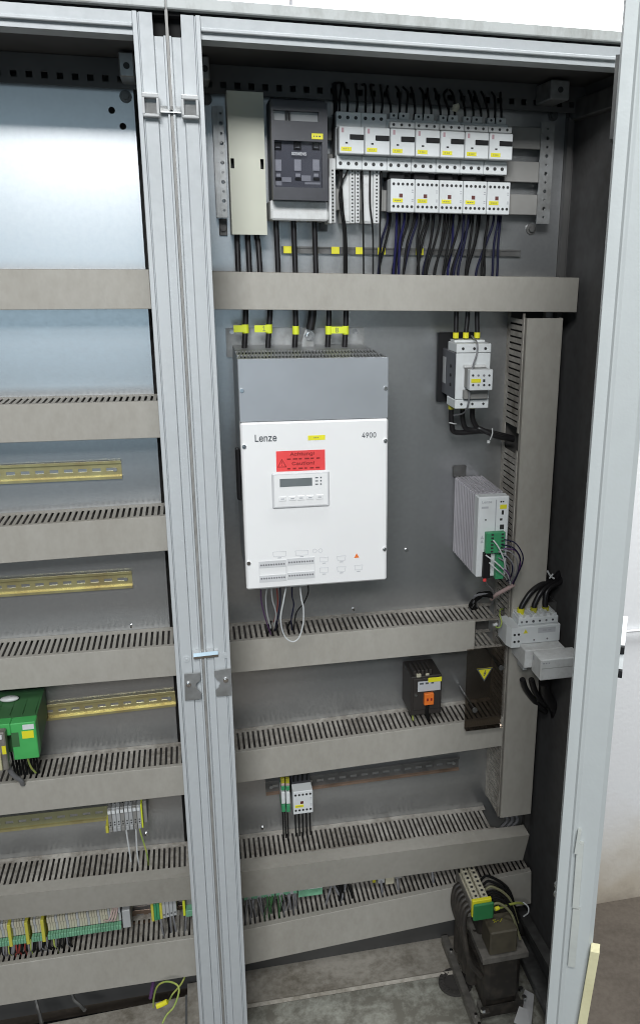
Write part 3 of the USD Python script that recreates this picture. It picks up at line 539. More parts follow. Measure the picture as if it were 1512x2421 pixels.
# ------------------------------------------------------------------ motor breakers
bx0, bp = 0.2712, 0.0447
fz0, fz1 = 1.843, 1.886
def make_breaker(label, kind, loc):
    t = thing('motor_breaker', label, 'circuit breaker', loc, 'row of motor breakers'); x, w = loc[0], 0.0442
    part(t, 'body', [bx(x, x + w, 0.328, 0.39, 1.820, 1.842, 0.001), bx(x, x + w, 0.334, 0.39, 1.8423, 1.8875), bx(x, x + w, 0.332, 0.39, 1.888, 1.9125 if kind == 0 else 1.905, 0.001)], 'white')
    part(t, 'front', bx(x + 0.0006, x + w - 0.0004, 0.303, 0.3335, fz0, fz1, 0.0012), 'white')
    for dx in (0.0065, 0.0205, 0.0345):
        part(t, 'terminal_screw', cyl((x + dx, 0.328, 1.8295), 0.0031, 0.0016, n=12), 'screw_hole')
        if kind == 0: part(t, 'terminal_screw', cyl((x + dx, 0.332, 1.9035), 0.0030, 0.0016, n=12), 'screw_hole')
    if kind:
        ab = part(t, 'auxiliary_block', [bx(x + 0.0015, x + w + 0.001, 0.314, 0.3315, 1.8885, 1.8985, 0.001), bx(x + 0.006, x + 0.02, 0.336, 0.352, 1.9055, 1.9155, 0.001), bx(x + 0.0225, x + 0.041, 0.336, 0.352, 1.9055, 1.9165, 0.001)], 'white_dusty')
        part(ab, 'terminal_screw', [cyl((x + dx, 0.314, 1.8935), 0.0024, 0.0014, n=10) for dx in (0.008, 0.022, 0.036)] + [cyl((x + dx, 0.336, 1.911), 0.0022, 0.0014, n=10) for dx in (0.013, 0.03)], 'screw_hole')
    part(t, 'rocker', [bx(x + 0.0185, x + 0.0425, 0.3005, 0.3032, 1.8655, 1.8735, 0.0006)], 'black')
    part(t, 'trip_window', bx(x + 0.011, x + 0.0152, 0.3025, 0.3033, 1.8585, 1.8612), 'screw_hole')
    part(t, 'trip_mark', bx(x + 0.0045, x + 0.0085, 0.3027, 0.3033, 1.876, 1.8835), 'redmark')
    l = part(t, 'label', bx(x + 0.0035, x + 0.0215, 0.3024, 0.3033, 1.8470, 1.8535, 0.0003), 'yellow')
    part(l, 'print', dashes(x + 0.007, x + 0.019, 1.8502, 0.0014, 0.3024, 3, kind), 'olive')
    return t
names = ['first', 'second', 'third', 'fourth', 'fifth', 'sixth', 'seventh']
bA = make_breaker('white motor breaker at the left end of the breaker row', 0, (bx0, PLATE, 1.82))
copy(bA, 'motor_breaker', 'white motor breaker second from left, without extra contact block on top', (bx0 + bp, PLATE, 1.82))
bB = make_breaker('white motor breaker third from left, above the first contactor', 1, (bx0 + 2 * bp, PLATE, 1.82))
for i, lab in ((3, 'white motor breaker fourth from left, above the second contactor'), (4, 'white motor breaker fifth from left, above the middle contactor'), (5, 'white motor breaker sixth from left, above the fourth contactor'), (6, 'white motor breaker at the right end of the breaker row')):
    copy(bB, 'motor_breaker', lab, (bx0 + i * bp, PLATE, 1.82))
# ------------------------------------------------------------------ small contactors
cx0 = 0.3665
def make_contactor(label, loc, group, w=0.0447, h=0.0555):
    t = thing('small_contactor', label, 'contactor', loc, group); x, z = loc[0], loc[2]; Y = 0.324
    part(t, 'front', bx(x + 0.0003, x + w - 0.0006, Y, Y + 0.030, z, z + h, 0.001), 'white')
    part(t, 'body', bx(x + 0.0015, x + w - 0.0015, Y + 0.0302, 0.39, z + 0.001, z + h - 0.001), 'kgrey')
    for zz in (z + 0.0095, z + h - 0.0085):
        for dx in np.linspace(0.0055, w - 0.006, 5): part(t, 'terminal_screw', cyl((x + dx, Y, zz), 0.0025, 0.0014, n=10), 'screw_hole')
    part(t, 'armature', bx(x + 0.0155, x + 0.022, Y - 0.0003, Y + 0.001, z + 0.0245, z + 0.031), 'brownred')
    part(t, 'marking', [bx(x + w - 0.0065, x + w - 0.003, Y - 0.0002, Y + 0.0005, z + k, z + k + 0.0016) for k in (0.018, 0.021, 0.033, 0.0365)], 'faint')
    l = part(t, 'label', bx(x + 0.004, x + 0.0222, Y - 0.0008, Y + 0.0003, z + 0.0162, z + 0.0228, 0.0003), 'yellow')
    part(l, 'print', dashes(x + 0.007, x + 0.02, z + 0.0195, 0.0014, Y - 0.0008, 3, 5), 'olive')
    return t
c0 = make_contactor('small white contactor at the left end of the row under the breakers', (cx0, PLATE, 1.7515), 'row of small contactors')
for i, lab in ((1, 'small white contactor second from left under the breakers'), (2, 'small white contactor in the middle of the row under the breakers'), (3, 'small white contactor fourth from left under the breakers'), (4, 'small white contactor at the right end of the row under the breakers')):
    copy(c0, 'small_contactor', lab, (cx0 + i * 0.0449, PLATE, 1.7515))
for i in range(5):
    x = cx0 + i * 0.0449
    single('link_module', [bx(x + 0.002, x + 0.030, 0.344, 0.39, 1.8075, 1.8195, 0.001), bx(x + 0.030, x + 0.042, 0.352, 0.39, 1.8075, 1.8195)], 'black', 'black link module between breaker and contactor, %s from the left' % names[i], 'link module', 'black link modules')
# thin wires
WL = 'thin dark wire hanging from the contactor row into the duct below'
r = np.random.default_rng(11)
for i in range(5):
    for j in range(6):
        x = cx0 + i * 0.0449 + 0.004 + j * 0.0072 + r.uniform(-0.001, 0.001); dxx = r.uniform(-0.022, 0.004) - 0.008 * (j % 3 == 0); y = 0.350 + r.uniform(0, 0.03)
        z1 = zr1 - 0.025
        mt = r.choice(['wblack', 'wblack', 'wblack', 'wdblue', 'wblue' if i in (0, 2) else 'wblack'])
        cable([(x, y - 0.006, 1.757), (x + 0.001, y, 1.735), (x + dxx * 0.4 + r.uniform(-0.004, 0.004), y + 0.002, 1.70), (x + dxx + r.uniform(-0.003, 0.003), y, z1 + 0.03), (x + dxx, y, z1)], 0.0024, mt, 'thin_wire', WL, 'thin wires below the contactors', 'wire', 6)
for k, (q0, q1, q2) in enumerate((((75, 520), (95, 800), (108, 990)), ((90, 520), (85, 760), (120, 1010)), ((240, 525), (245, 800), (250, 1000)), ((300, 525), (300, 780), (322, 1010)), ((385, 530), (380, 790), (375, 1005)), ((135, 520), (70, 700), (100, 1000)))):
    u, v, w = at('brk', *q0, 0.34), at('brk', *q1, 0.334), at('brk', *q2, 0.345)
    cable([u, v, w, (w[0] + 0.002, 0.352, zr1 - 0.02)], 0.0016, 'wblack', 'thin_wire', 'thin black wire running down from the breakers over the terminal combs', 'wires over the terminal combs', 'wire', 6)
for i in range(7):
    for j, dx in enumerate((0.008, 0.022, 0.036)):
        x = bx0 + i * bp + dx + r.uniform(-0.002, 0.002); z0 = 1.908 if i < 2 else 1.90
        cable([(x, 0.345, z0), (x + r.uniform(-0.002, 0.002), 0.338, z0 + 0.022), (x + r.uniform(-0.005, 0.005), 0.352, z0 + 0.05), (x + r.uniform(-0.006, 0.006), 0.366, 1.962)], 0.0021, 'wblack', 'feed_wire', 'black wire rising from the breaker row into the shade under the roof', 'wires above the breakers', 'wire', 6)
for i in range(3):
    u = at('brk', 30 + 8 * i, 60, 0.35); v = at('brk', 58 - 20 * i, 560, 0.352)
    cable([(u[0], 0.36, 1.96), u, (u[0] - 0.002, 0.355, (u[2] + v[2]) / 2), v], 0.002, 'wblack', 'feed_wire', 'black wire running down between fuse switch and breaker row', 'wires beside the fuse switch', 'wire', 6)
c = at('brk', 948, 62, 0.335)
single('wire_tag', hull(*[(c[0] + x, c[1] + y, c[2] + z) for x, y, z in ((-0.007, 0, -0.004), (-0.005, 0.002, 0.006), (0.005, 0, 0.009), (0.008, 0.002, 0.002), (0.002, 0, -0.006), (0, 0.004, 0))]), 'sand', 'small pale tag among the black wires above the breakers', 'tag')
# marker rail
u, v = onY(665, 590, 0.392), onY(1230, 600, 0.392)
mr = thing('marker_rail', 'thin grey rail with yellow markers across the plate behind the wires', 'rail', (u[0], PLATE, u[2]))
part(mr, 'rail', [bx(u[0], v[0], 0.393, 0.3995, u[2] - 0.006, u[2] + 0.0065), bx(u[0], v[0], 0.391, 0.393, u[2] - 0.006, u[2] - 0.003), bx(u[0], v[0], 0.391, 0.393, u[2] + 0.0035, u[2] + 0.0065)], 'dull_steel')
for px in (680, 793, 850, 902, 992):
    x = onY(px, 595, 0.39)[0]; part(mr, 'marker', bx(x - 0.008, x + 0.007, 0.3885, 0.3908, u[2] - 0.0062, u[2] + 0.0066, 0.0006), 'yellow')

# ================================================================== the large drive
DX0, DX1, DZ0, DZ1, DY = 0.0805, 0.3310, 1.112, 1.513, 0.170
DZS = 1.4085
dr = thing('drive', 'big white drive cabinet unit with grey top section and small keypad', 'drive', ((DX0 + DX1) / 2, PLATE, DZ0))
part(dr, 'housing', [bx(DX0 + 0.003, DX0 + 0.0045, DY + 0.014, 0.392, DZ0 + 0.004, DZ1 - 0.003), bx(DX1 - 0.0045, DX1 - 0.003, DY + 0.014, 0.392, DZ0 + 0.004, DZ1 - 0.003),
                     bx(DX0 + 0.0046, DX1 - 0.0046, DY + 0.05, 0.392, DZ0 + 0.0042, DZ0 + 0.006), bx(DX0 + 0.0046, DX1 - 0.0046, DY + 0.03, 0.034 + DY, DZ0 + 0.0062, DZ1 - 0.006)], 'lenze_grey')
part(dr, 'upper_cover', [bx(DX0, DX1, DY, DY + 0.0025, DZS + 0.001, DZ1, 0.0008), bx(DX0, DX0 + 0.0025, DY + 0.0026, DY + 0.03, DZS + 0.001, DZ1), bx(DX1 - 0.0025, DX1, DY + 0.0026, DY + 0.03, DZS + 0.001, DZ1), bx(DX0 + 0.003, DX1 - 0.003, DY + 0.0026, DY + 0.010, DZ1 - 0.0018, DZ1 - 0.0003)], 'lenze_grey')
part(dr, 'front_cover', [bx(DX0, DX1, DY - 0.002, DY + 0.03, DZ0, DZS, 0.003)], 'lenze', smooth=False)
V2 = [bx(DX0 + 0.003, DX1 - 0.003, y0, y1, DZ1 - 0.003, DZ1 - 0.0005) for y0, y1 in ((DY + 0.0102, DY + 0.016), (DY + 0.062, DY + 0.075), (DY + 0.125, 0.392))]
n = 42
for k in range(n + 1):
    x = DX0 + 0.004 + k * (DX1 - DX0 - 0.0085) / n
    V2 += [hull(*[(x + sx + 0.0035 * f, y, z) for f, y in ((0, ya), (1, yb)) for sx in (-0.0016, 0.0016) for z in (DZ1 - 0.003, DZ1 - 0.0005)]) for ya, yb in ((DY + 0.016, DY + 0.062), (DY + 0.075, DY + 0.125))]
part(dr, 'vent_grille', V2, 'vent'); part(dr, 'inner_shade', bx(DX0 + 0.005, DX1 - 0.005, DY + 0.036, 0.39, DZ1 - 0.045, DZ1 - 0.04), 'black')
u, v = at('cw', 5, 275, 0.392), at('cw', 1168, 420, 0.392)
P = sbox(u[0], v[2] - 0.02, v[0], u[2] - 0.001).difference(Point(at('cw', 1088, 305, 0.392)[0], at('cw', 1088, 305, 0.392)[2]).buffer(0.005, 12)).difference(Point(at('cw', 60, 310, 0.392)[0], at('cw', 60, 310, 0.392)[2]).buffer(0.005, 12))
part(dr, 'mounting_flange', [plate(P, 0.394, 0.3975)], 'zinc_part')
for q in (('lz', 130, 318), ('lz', 1463, 262), ('lzb', 1440, 215)):
    c = at(*q, DY); x = DX0 + 0.005 if c[0] < 0.2 else DX1 - 0.005
    part(dr, 'screw', [cyl((x, DY - 0.0035, c[2]), 0.0034, 0.003, n=14), cyl((x, DY - 0.0052, c[2]), 0.0018, 0.001, n=8)], 'chrome', smooth=35)
for q in ((570, 923), (911, 917)):
    c = onY(*q, DY); x = DX0 + 0.005 if c[0] < 0.2 else DX1 - 0.005
    part(dr, 'screw', [cyl((x, DY - 0.0014, c[2]), 0.0032, 0.003, n=14)], 'chrome', smooth=35)
c = onY(590, 1330, DY); part(dr, 'screw', [cyl((DX0 + 0.005, DY - 0.0035, c[2]), 0.0034, 0.003, n=14)], 'chrome', smooth=35)
YD = DY - 0.002
def lzt(s, q0, q1, zb, hgt, bold=True, mat='print', reg='lz', name='print'):
    u, v = at(reg, *q0, YD), at(reg, *q1, YD); return part(dr, name, text(s, u[0], at(reg, q0[0], zb, YD)[2], hgt, YD + 0.0001, bold, width=v[0] - u[0]), mat)
lzt('Lenze', (228, 275), (441, 275), 276, 0.0115, True, name='brand_print'); lzt('4900', (1241, 238), (1378, 238), 238, 0.0088, True, name='type_print')
u, v = at('lz', 733, 214, YD), at('lz', 897, 256, YD); l = part(dr, 'label', bx(u[0], v[0], YD - 0.0005, YD + 0.0002, v[2], u[2] - 0.0005), 'yellow'); part(l, 'print', dashes(u[0] + 0.010, v[0] - 0.010, (u[2] + v[2]) / 2, 0.0015, YD - 0.0005, 3), 'olive')
u, v = at('lz', 432, 366, YD), at('lz', 897, 540, YD)
rl = part(dr, 'warning_label', bx(u[0], v[0], YD - 0.0005, YD + 0.0002, v[2], u[2]), 'red', 'red warning sticker')
yr = YD - 0.0006; hR = u[2] - v[2]; wR = v[0] - u[0]
T3 = [text('Achtung!', u[0] + wR * 0.28, u[2] - hR * 0.235, hR * 0.15, yr + 0.0002, True, width=wR * 0.50), text('Caution!', u[0] + wR * 0.31, u[2] - hR * 0.70, hR * 0.15, yr + 0.0002, True, width=wR * 0.47)]
T3 += dashes(u[0] + wR * 0.22, v[0] - wR * 0.06, u[2] - hR * 0.40, hR * 0.07, yr, 6, 1) + dashes(u[0] + wR * 0.22, v[0] - wR * 0.08, u[2] - hR * 0.87, hR * 0.07, yr, 6, 2)
tc = np.array([u[0] + wR * 0.115, u[2] - hR * 0.60]); tri = Polygon([(tc[0] - wR * 0.095, tc[1] - hR * 0.19), (tc[0] + wR * 0.095, tc[1] - hR * 0.19), (tc[0], tc[1] + hR * 0.23)])
T3 += [plate(tri.difference(tri.buffer(-wR * 0.014)), yr, yr + 0.0003), bx(tc[0] - 0.0005, tc[0] + 0.0005, yr, yr + 0.0003, tc[1] - hR * 0.04, tc[1] + hR * 0.09), bx(tc[0] - 0.0005, tc[0] + 0.0005, yr, yr + 0.0003, tc[1] - hR * 0.12, tc[1] - hR * 0.08)]
part(rl, 'print', T3, 'redprint')
u, v = at('lz', 388, 570, YD), at('lz', 938, 880, YD); zt_, zb_ = u[2], v[2]
kp = part(dr, 'keypad', [bx(u[0], v[0], YD - 0.004, YD + 0.001, zb_, zt_, 0.0025)], 'keypad', smooth=False)
part(kp, 'keypad_film', bx(u[0] + 0.004, v[0] - 0.004, YD - 0.0044, YD - 0.0041, zb_ + 0.004, zt_ - 0.004), 'lenze')
a, b = at('lz', 467, 628, YD - 0.004), at('lz', 775, 690, YD - 0.004)
part(kp, 'display', bx(a[0], b[0], YD - 0.0048, YD - 0.0045, b[2], a[2]), 'lcd')
PR = []
for zz in (614, 645, 676):
    a = at('lz', 803, zz, YD - 0.004); PR += [bx(a[0], a[0] + 0.005, YD - 0.0047, YD - 0.0045, a[2] - 0.0012, a[2] + 0.0008), bx(a[0] + 0.0085, a[0] + 0.011, YD - 0.0047, YD - 0.0045, a[2] - 0.0015, a[2] + 0.001)]
part(kp, 'led_print', PR, 'print')
for xx_ in (495, 588, 668, 755, 845):
    a = at('lz', xx_, 815 - (xx_ - 495) * 0.055, YD - 0.004); bt = part(kp, 'key', bx(a[0] - 0.0062, a[0] + 0.0062, YD - 0.0056, YD - 0.0045, a[2] - 0.004, a[2] + 0.004, 0.0006), 'lenze'); part(bt, 'print', bx(a[0] - 0.003, a[0] + 0.003, YD - 0.0059, YD - 0.0056, a[2] - 0.001, a[2] + 0.001), 'faint')
for k, (q0, q1) in enumerate((((-13, 395), (305, 560)), ((312, 362), (634, 525)))):
    a, b = at('lzb', q0[0], (q0[1] + q1[1]) / 2, YD), at('lzb', q1[0], (q0[1] + q1[1]) / 2, YD)
    h2 = 0.0195; zc = (a[2] + b[2]) / 2
    tb = part(dr, 'terminal_socket', [bx(a[0], b[0], YD - 0.001, YD + 0.0005, zc + 0.007, zc + h2), bx(a[0], b[0], YD - 0.001, YD + 0.0005, zc - h2, zc - 0.007), bx(a[0], a[0] + 0.0008, YD - 0.001, YD + 0.0005, zc - 0.007, zc + 0.007), bx(b[0] - 0.0008, b[0], YD - 0.001, YD + 0.0005, zc - 0.007, zc + 0.007)], 'keypad')
    for zz in (zc + 0.0125, zc - 0.0125):
        for x in np.linspace(a[0] + 0.004, b[0] - 0.004, 10): part(tb, 'clamp_hole', cyl((x, YD - 0.001, zz), 0.0017, 0.0012, n=8), 'wgrey')
def outline(q0, q1, reg='lzb', w=0.0005):
    a, b = at(reg, *q0, YD), at(reg, *q1, YD); P = Polygon([(a[0], a[2]), (b[0], a[2]), (b[0] - 0.001, b[2]), (a[0] + 0.001, b[2])])
    return [plate(P.difference(P.buffer(-w)), YD - 0.0003, YD + 0.0002)]
PR = []
for q in (((146, 255), (304, 303)), ((406, 242), (560, 288)), ((690, 318), (795, 365)), ((892, 303), (995, 350)), ((690, 440), (795, 492)), ((892, 428), (995, 478)), ((1094, 410), (1192, 460))):
    PR += outline(*q); a = at('lzb', (q[0][0] + q[1][0]) / 2, q[1][1] + 20, YD); PR += [bx(a[0] - 0.003, a[0] + 0.003, YD - 0.0003, YD + 0.0002, a[2] - 0.0008, a[2] + 0.0008)]
for q in ((633, 242), (700, 238)):
    a = at('lzb', *q, YD); P = Point(a[0], a[2]).buffer(0.0038, 12); PR += [plate(P.difference(P.buffer(-0.0005)), YD - 0.0003, YD + 0.0002)]
part(dr, 'socket_print', PR, 'faint')
a, b, c = at('lzb', 1090, 325, YD), at('lzb', 1150, 322, YD), at('lzb', 1120, 270, YD)
tw = part(dr, 'warning_triangle', plate(Polygon([(a[0], a[2]), (b[0], a[2]), (c[0], c[2])]), YD - 0.0003, YD + 0.0002), 'orange')
for x0, x1 in ((0, 225), (340, 540)):
    a, b = at('lzb', x0, 690, 0.20), at('lzb', x1, 690, 0.20)
    part(dr, 'plug', bx(a[0], b[0], 0.192, 0.204, DZ0 - 0.010, DZ0 - 0.0002, 0.001), 'white')
part(dr, 'bottom_clip', [bx(x, x + 0.008, 0.23, 0.25, DZ0 - 0.005, DZ0 + 0.004) for x in (0.235, 0.245, 0.31)], 'black')
u, v = onY(556, 1060, 0.25), onY(562, 1180, 0.25)
part(dr, 'side_strap', bx(DX0 - 0.006, DX0 + 0.002, 0.24, 0.262, v[2], u[2], 0.002), 'black')
# wires below the drive
zr2 = R2.zb + R2.h
def dwire(pp, mat, lab, r_=0.0013, Y0=0.198, Y1=0.27):
    n_ = len(pp); pts = [onY(x, y, Y0 + (Y1 - Y0) * k / (n_ - 1)) for k, (x, y) in enumerate(pp)]; return cable(pts, r_, mat, 'control_wire', lab, 'control wires below the drive', 'wire', 6)
dwire([(631, 1390), (628, 1415), (631, 1450), (640, 1485)], 'wwhite', 'white wire hanging leftmost below the big drive')
dwire([(641, 1390), (644, 1420), (652, 1450), (648, 1480)], 'wwhite', 'white wire second from left below the big drive')
dwire([(676, 1388), (670, 1420), (663, 1465), (672, 1503), (690, 1517), (706, 1508), (716, 1475), (717, 1440), (712, 1415), (709, 1388)], 'wwhite', 'white wire hanging in a long loop below the big drive', Y1=0.205)
dwire([(616, 1390), (618, 1425), (628, 1465), (640, 1500)], 'wpurple', 'dark wire at the left edge of the wire bunch below the drive')
dwire([(654, 1390), (656, 1430), (648, 1470)], 'wred', 'reddish wire in the bunch below the drive')
dwire([(662, 1390), (662, 1420), (655, 1470), (650, 1490)], 'wdblue', 'dark blue wire in the middle of the bunch below the drive')
dwire([(690, 1388), (690, 1410), (694, 1430), (688, 1465), (690, 1490)], 'wdblue', 'dark blue wire inside the white wire loop')
dwire([(728, 1384), (728, 1402), (718, 1425), (700, 1450), (694, 1490)], 'wblack', 'black wire curving in from the right below the drive')
for k, q in enumerate(((632, 1478), (640, 1470), (652, 1470), (686, 1470))):
    a = onY(q[0], q[1], 0.28); single('wire_end', [tube([a, (a[0] + 0.004 * (-1) ** k, 0.30, a[2] - 0.02), (a[0] + 0.002, 0.34, a[2] - 0.045)], 0.0024, 6)], 'wblack', 'short black wire entering the slotted duct under the drive', 'wire', 'wires entering the duct under the drive')
# cables above the drive
zr1b = R1.zb
for k, (x, top, lab, tagw, ch) in enumerate(((170, 172, 'black cable with a yellow flag tag, leftmost above the drive', (70, 192), ''), (368, 378, 'black cable with a yellow flag tag marked 1 above the drive', (245, 392), '1'), (592, 590, 'black cable with a narrow yellow tag above the drive', (566, 616), ''), (868, 872, 'black cable with a narrow yellow tag right of the earth lug', (832, 889), ''), (1010, 1015, 'black cable with a yellow flag tag marked B, rightmost above the drive', (890, 1028), 'B'))):
    Y = 0.345; a = at('cw', top, 130, Y); b = at('cw', x, 290, Y); c = at('cw', x - 8, 430, Y)
    t = thing('drive_cable', lab, 'cable', (b[0], Y, b[2]), 'tagged cables above the drive')
    part(t, 'sheath', tube([(a[0], Y, zr1b + 0.02), a, b, c, (c[0], Y + 0.005, DZ1 - 0.02)], 0.0050, 9), 'cable', smooth=50)
    u, v = at('cw', tagw[0], 248 + (k > 1) * 12, Y - 0.006), at('cw', tagw[1], 320 + (k > 1) * 10, Y - 0.006)
    G = [cyl((b[0], Y, (u[2] + v[2]) / 2), 0.0062, u[2] - v[2], 'z', 14)]
    if v[0] - u[0] > 0.02: G.append(bx(u[0], b[0], Y - 0.0068, Y - 0.0058, v[2] + 0.002, u[2] - 0.001))
    tg = part(t, 'tag', G, 'ytag')
    if ch: part(tg, 'print', text(ch, (u[0] + b[0]) / 2 - (0 if ch == '1' else 0.007), v[2] + 0.004, (u[2] - v[2]) * 0.55, Y - 0.0067, False), 'print')
el = thing('earth_terminal', 'shiny earth lug bolted above the middle of the drive', 'earth lug', (at('cw', 705, 345, 0.37)[0], 0.37, at('cw', 705, 345, 0.37)[2]))
a, b, c = at('cw', 645, 385, 0.36), at('cw', 745, 430, 0.36), at('cw', 680, 268, 0.36)
part(el, 'lug', [plate(Polygon([(a[0], b[2]), (b[0], b[2]), (b[0], a[2]), (c[0] + 0.012, c[2]), (c[0], c[2]), (a[0], a[2])]), 0.36, 0.364)], 'zinc_part')
cc = at('cw', 710, 338, 0.355); part(el, 'bolt', [cyl((cc[0], 0.357, cc[2]), 0.010, 0.005, n=6), cyl((cc[0], 0.353, cc[2]), 0.0055, 0.006, n=12)], 'chrome', smooth=30)
part(el, 'cable', tube([(at('cw', 735, 130, 0.355)[0], 0.35, zr1b + 0.02), at('cw', 730, 180, 0.352), at('cw', 712, 285, 0.355)], 0.0078, 9), 'cable', smooth=50)

# ================================================================== large contactor
KY = 0.29
a, b = at('kc', 475, 510, KY), at('kc', 1000, 1495, KY); kx0, kx1 = a[0], at('kc', 1000, 510, KY)[0]
kz1 = a[2]; kz0 = at('kc', 445, 1495, KY)[2]; z_a, z_b = at('kc', 470, 650, KY)[2], at('kc', 445, 1357, KY)[2]
kc = thing('large_contactor', 'large white and dark contactor with a small auxiliary block on its front', 'contactor', ((kx0 + kx1) / 2, PLATE, kz0))
part(kc, 'base', bx(kx0 - 0.008, kx1, 0.386, 0.396, kz0 - 0.002, kz1 + 0.012, 0.001), 'black')
part(kc, 'body', bx(kx0 + 0.0005, kx1 - 0.0005, KY + 0.004, 0.3858, z_b, z_a, 0.0012), 'kgrey')
part(kc, 'front', bx(kx0, kx1 - 0.0008, KY, KY + 0.0039, z_b + 0.0006, z_a - 0.0006, 0.001), 'white')
part(kc, 'upper_cap', bx(kx0, kx1, KY, 0.346, z_a + 0.0003, kz1, 0.0012), 'white'); part(kc, 'lower_cap', bx(kx0, kx1 - 0.001, KY, 0.346, kz0, z_b - 0.0003, 0.0012), 'white')
for x in np.linspace(kx0 + 0.0125, kx1 - 0.0115, 3):
    part(kc, 'terminal_screw', cyl((x, KY, (z_a + kz1) / 2 - 0.0005), 0.0027, 0.0016, n=12), 'screw_hole'); part(kc, 'terminal_screw', cyl((x, KY, (z_b + kz0) / 2), 0.0024, 0.0016, n=12), 'screw_hole')
part(kc, 'rating_plate', bx(kx0 - 0.0002, kx0 + 0.001, 0.360, 0.378, at('kc', 160, 1085, 0.38)[2], at('kc', 160, 695, 0.38)[2]), 'lgrey')
part(kc, 'side_hole', [cyl((kx0, y, z), 0.003, 0.002, 'x', 8) for y, z in ((0.325, kz1 - 0.045), (0.325, kz1 - 0.062), (0.325, kz1 - 0.08))], 'black')
a, b = at('kc', 678, 905, 0.252), at('kc', 1012, 1210, 0.252)
ab = part(kc, 'auxiliary_block', [bx(a[0], b[0], 0.252, 0.268, b[2], a[2], 0.001)], 'white')
part(kc, 'auxiliary_base', [bx(a[0] + 0.001, b[0] - 0.001, 0.2682, KY - 0.0002, b[2] + 0.0015, a[2] - 0.001)], 'grey')
for zz in (988, 1133):
    for xq, mt in ((720, 'screw_hole'), (802, 'wgrey'), (886, 'wgrey' if zz < 1000 else 'screw_hole'), (966, 'screw_hole')):
        c = at('kc', xq, zz, 0.252); part(ab, 'terminal_screw', cyl((c[0], 0.252, c[2]), 0.0022, 0.0014, n=10), mt)
u, v = at('kc', 692, 1042, 0.252), at('kc', 836, 1095, 0.252); part(ab, 'label', bx(u[0], v[0], 0.2512, 0.2523, v[2], u[2]), 'yellow')
c = at('kc', 886, 1065, 0.252); part(ab, 'armature', bx(c[0] - 0.002, c[0] + 0.002, 0.2512, 0.2523, c[2] - 0.0025, c[2] + 0.0025), 'screw_hole')
u, v = at('kc', 572, 825, KY), at('kc', 905, 862, KY); part(kc, 'clip', bx(u[0], v[0], KY - 0.006, KY - 0.0002, v[2], u[2], 0.0008), 'white_dusty')
u, v = at('kc', 588, 1215, KY - 0.012), at('kc', 940, 1340, KY - 0.012); part(kc, 'lower_module', bx(u[0], v[0], KY - 0.012, KY - 0.0002, v[2], u[2], 0.001), 'grey')
u = at('kc', 415, 460, 0.335); v = at('kc', 900, 485, 0.335)
part(kc, 'terminal_lip', bx(kx0 + 0.004, kx1 - 0.004, 0.318, 0.345, kz1 + 0.0003, kz1 + 0.004), 'white')
for k, xq in enumerate((458, 610, 780)):
    c = at('kc', xq, 415, 0.335); tp = at('kc', (470, 640, 785)[k], 20, 0.335)
    t = thing('supply_cable', 'black cable with yellow sleeve into the top of the large contactor, %s of three' % ('left', 'middle', 'right')[k], 'cable', (c[0], 0.335, c[2]), 'cables into the large contactor')
    part(t, 'sheath', tube([(tp[0], 0.337, zr1b + 0.03), (tp[0], 0.336, tp[2] - 0.01), (c[0], 0.335, c[2] + 0.01), (c[0], 0.335, kz1)], 0.0047, 9), 'cable', smooth=50)
    part(t, 'sleeve', cyl((c[0], 0.335, kz1 + 0.0115), 0.0058, 0.0105, 'z', 14), 'yellow')
cable([at('kc', 700, 390, 0.33), at('kc', 780, 490, 0.285), at('kc', 778, 650, 0.28), at('kc', 735, 790, 0.272), at('kc', 715, 870, 0.262), at('kc', 712, 900, 0.262)], 0.0016, 'wgrey', 'control_wire', 'thin grey wire looping over the front of the large contactor', None, 'wire', 6)
cable([at('kc', 668, 1215, 0.268), at('kc', 660, 1340, 0.27), at('kc', 630, 1480, 0.28), at('kc', 570, 1560, 0.31), at('kc', 430, 1590, 0.33)], 0.0016, 'wgrey', 'control_wire', 'thin grey wire leaving the underside of the auxiliary block', None, 'wire', 6)
ends = at('kc', 1300, 1880, 0.345)
for k, (xq, bend) in enumerate(((392, 1850), (560, 1800), (708, 1770))):
    c = at('kc', xq, 1480, 0.335); m1 = at('kc', xq + 5, bend - 130, 0.34); m2 = at('kc', xq + 70, bend, 0.345); m3 = at('kc', 850, 1830 - 12 * k, 0.35 - 0.004 * k); m4_ = at('kc', 1080, 1870 + 20 * k, 0.35 - 0.006 * k); e = at('kc', 1330, 1935 + 12 * k, 0.35)
    t = thing('load_cable', 'black cable bending right below the large contactor, %s of three' % ('left', 'middle', 'right')[k], 'cable', (c[0], 0.335, c[2]), 'cables below the large contactor')
    part(t, 'sheath', tube([(c[0], 0.335, kz0), c, m1, m2, m3, m4_, e], 0.0052, 9), 'cable', smooth=50)
    part(t, 'sleeve', cyl((c[0], 0.335, kz0 - 0.004), 0.0060, 0.008, 'z', 14), 'ytag_dim')
c = at('kc', 1000, 1870, 0.333); single('cable_tie', [tube([c + [0.001, 0, 0.011], c + [0, -0.004, 0], c + [-0.003, -0.001, -0.012]], 0.0013, 5), bx(c[0] - 0.009, c[0] - 0.003, c[1] - 0.003, c[1] + 0.002, c[2] - 0.019, c[2] - 0.013, 0.001)], 'tie', 'white cable tie round the cables right of the large contactor', 'cable tie')
c = at('kc', 420, 1715, 0.333); single('cable_tie', tube([c + [-0.008, 0, 0.002], c + [0, -0.004, 0.0005], c + [0.006, 0, -0.001]], 0.0012, 5), 'tie', 'white cable tie on the leftmost cable under the large contactor', 'cable tie')

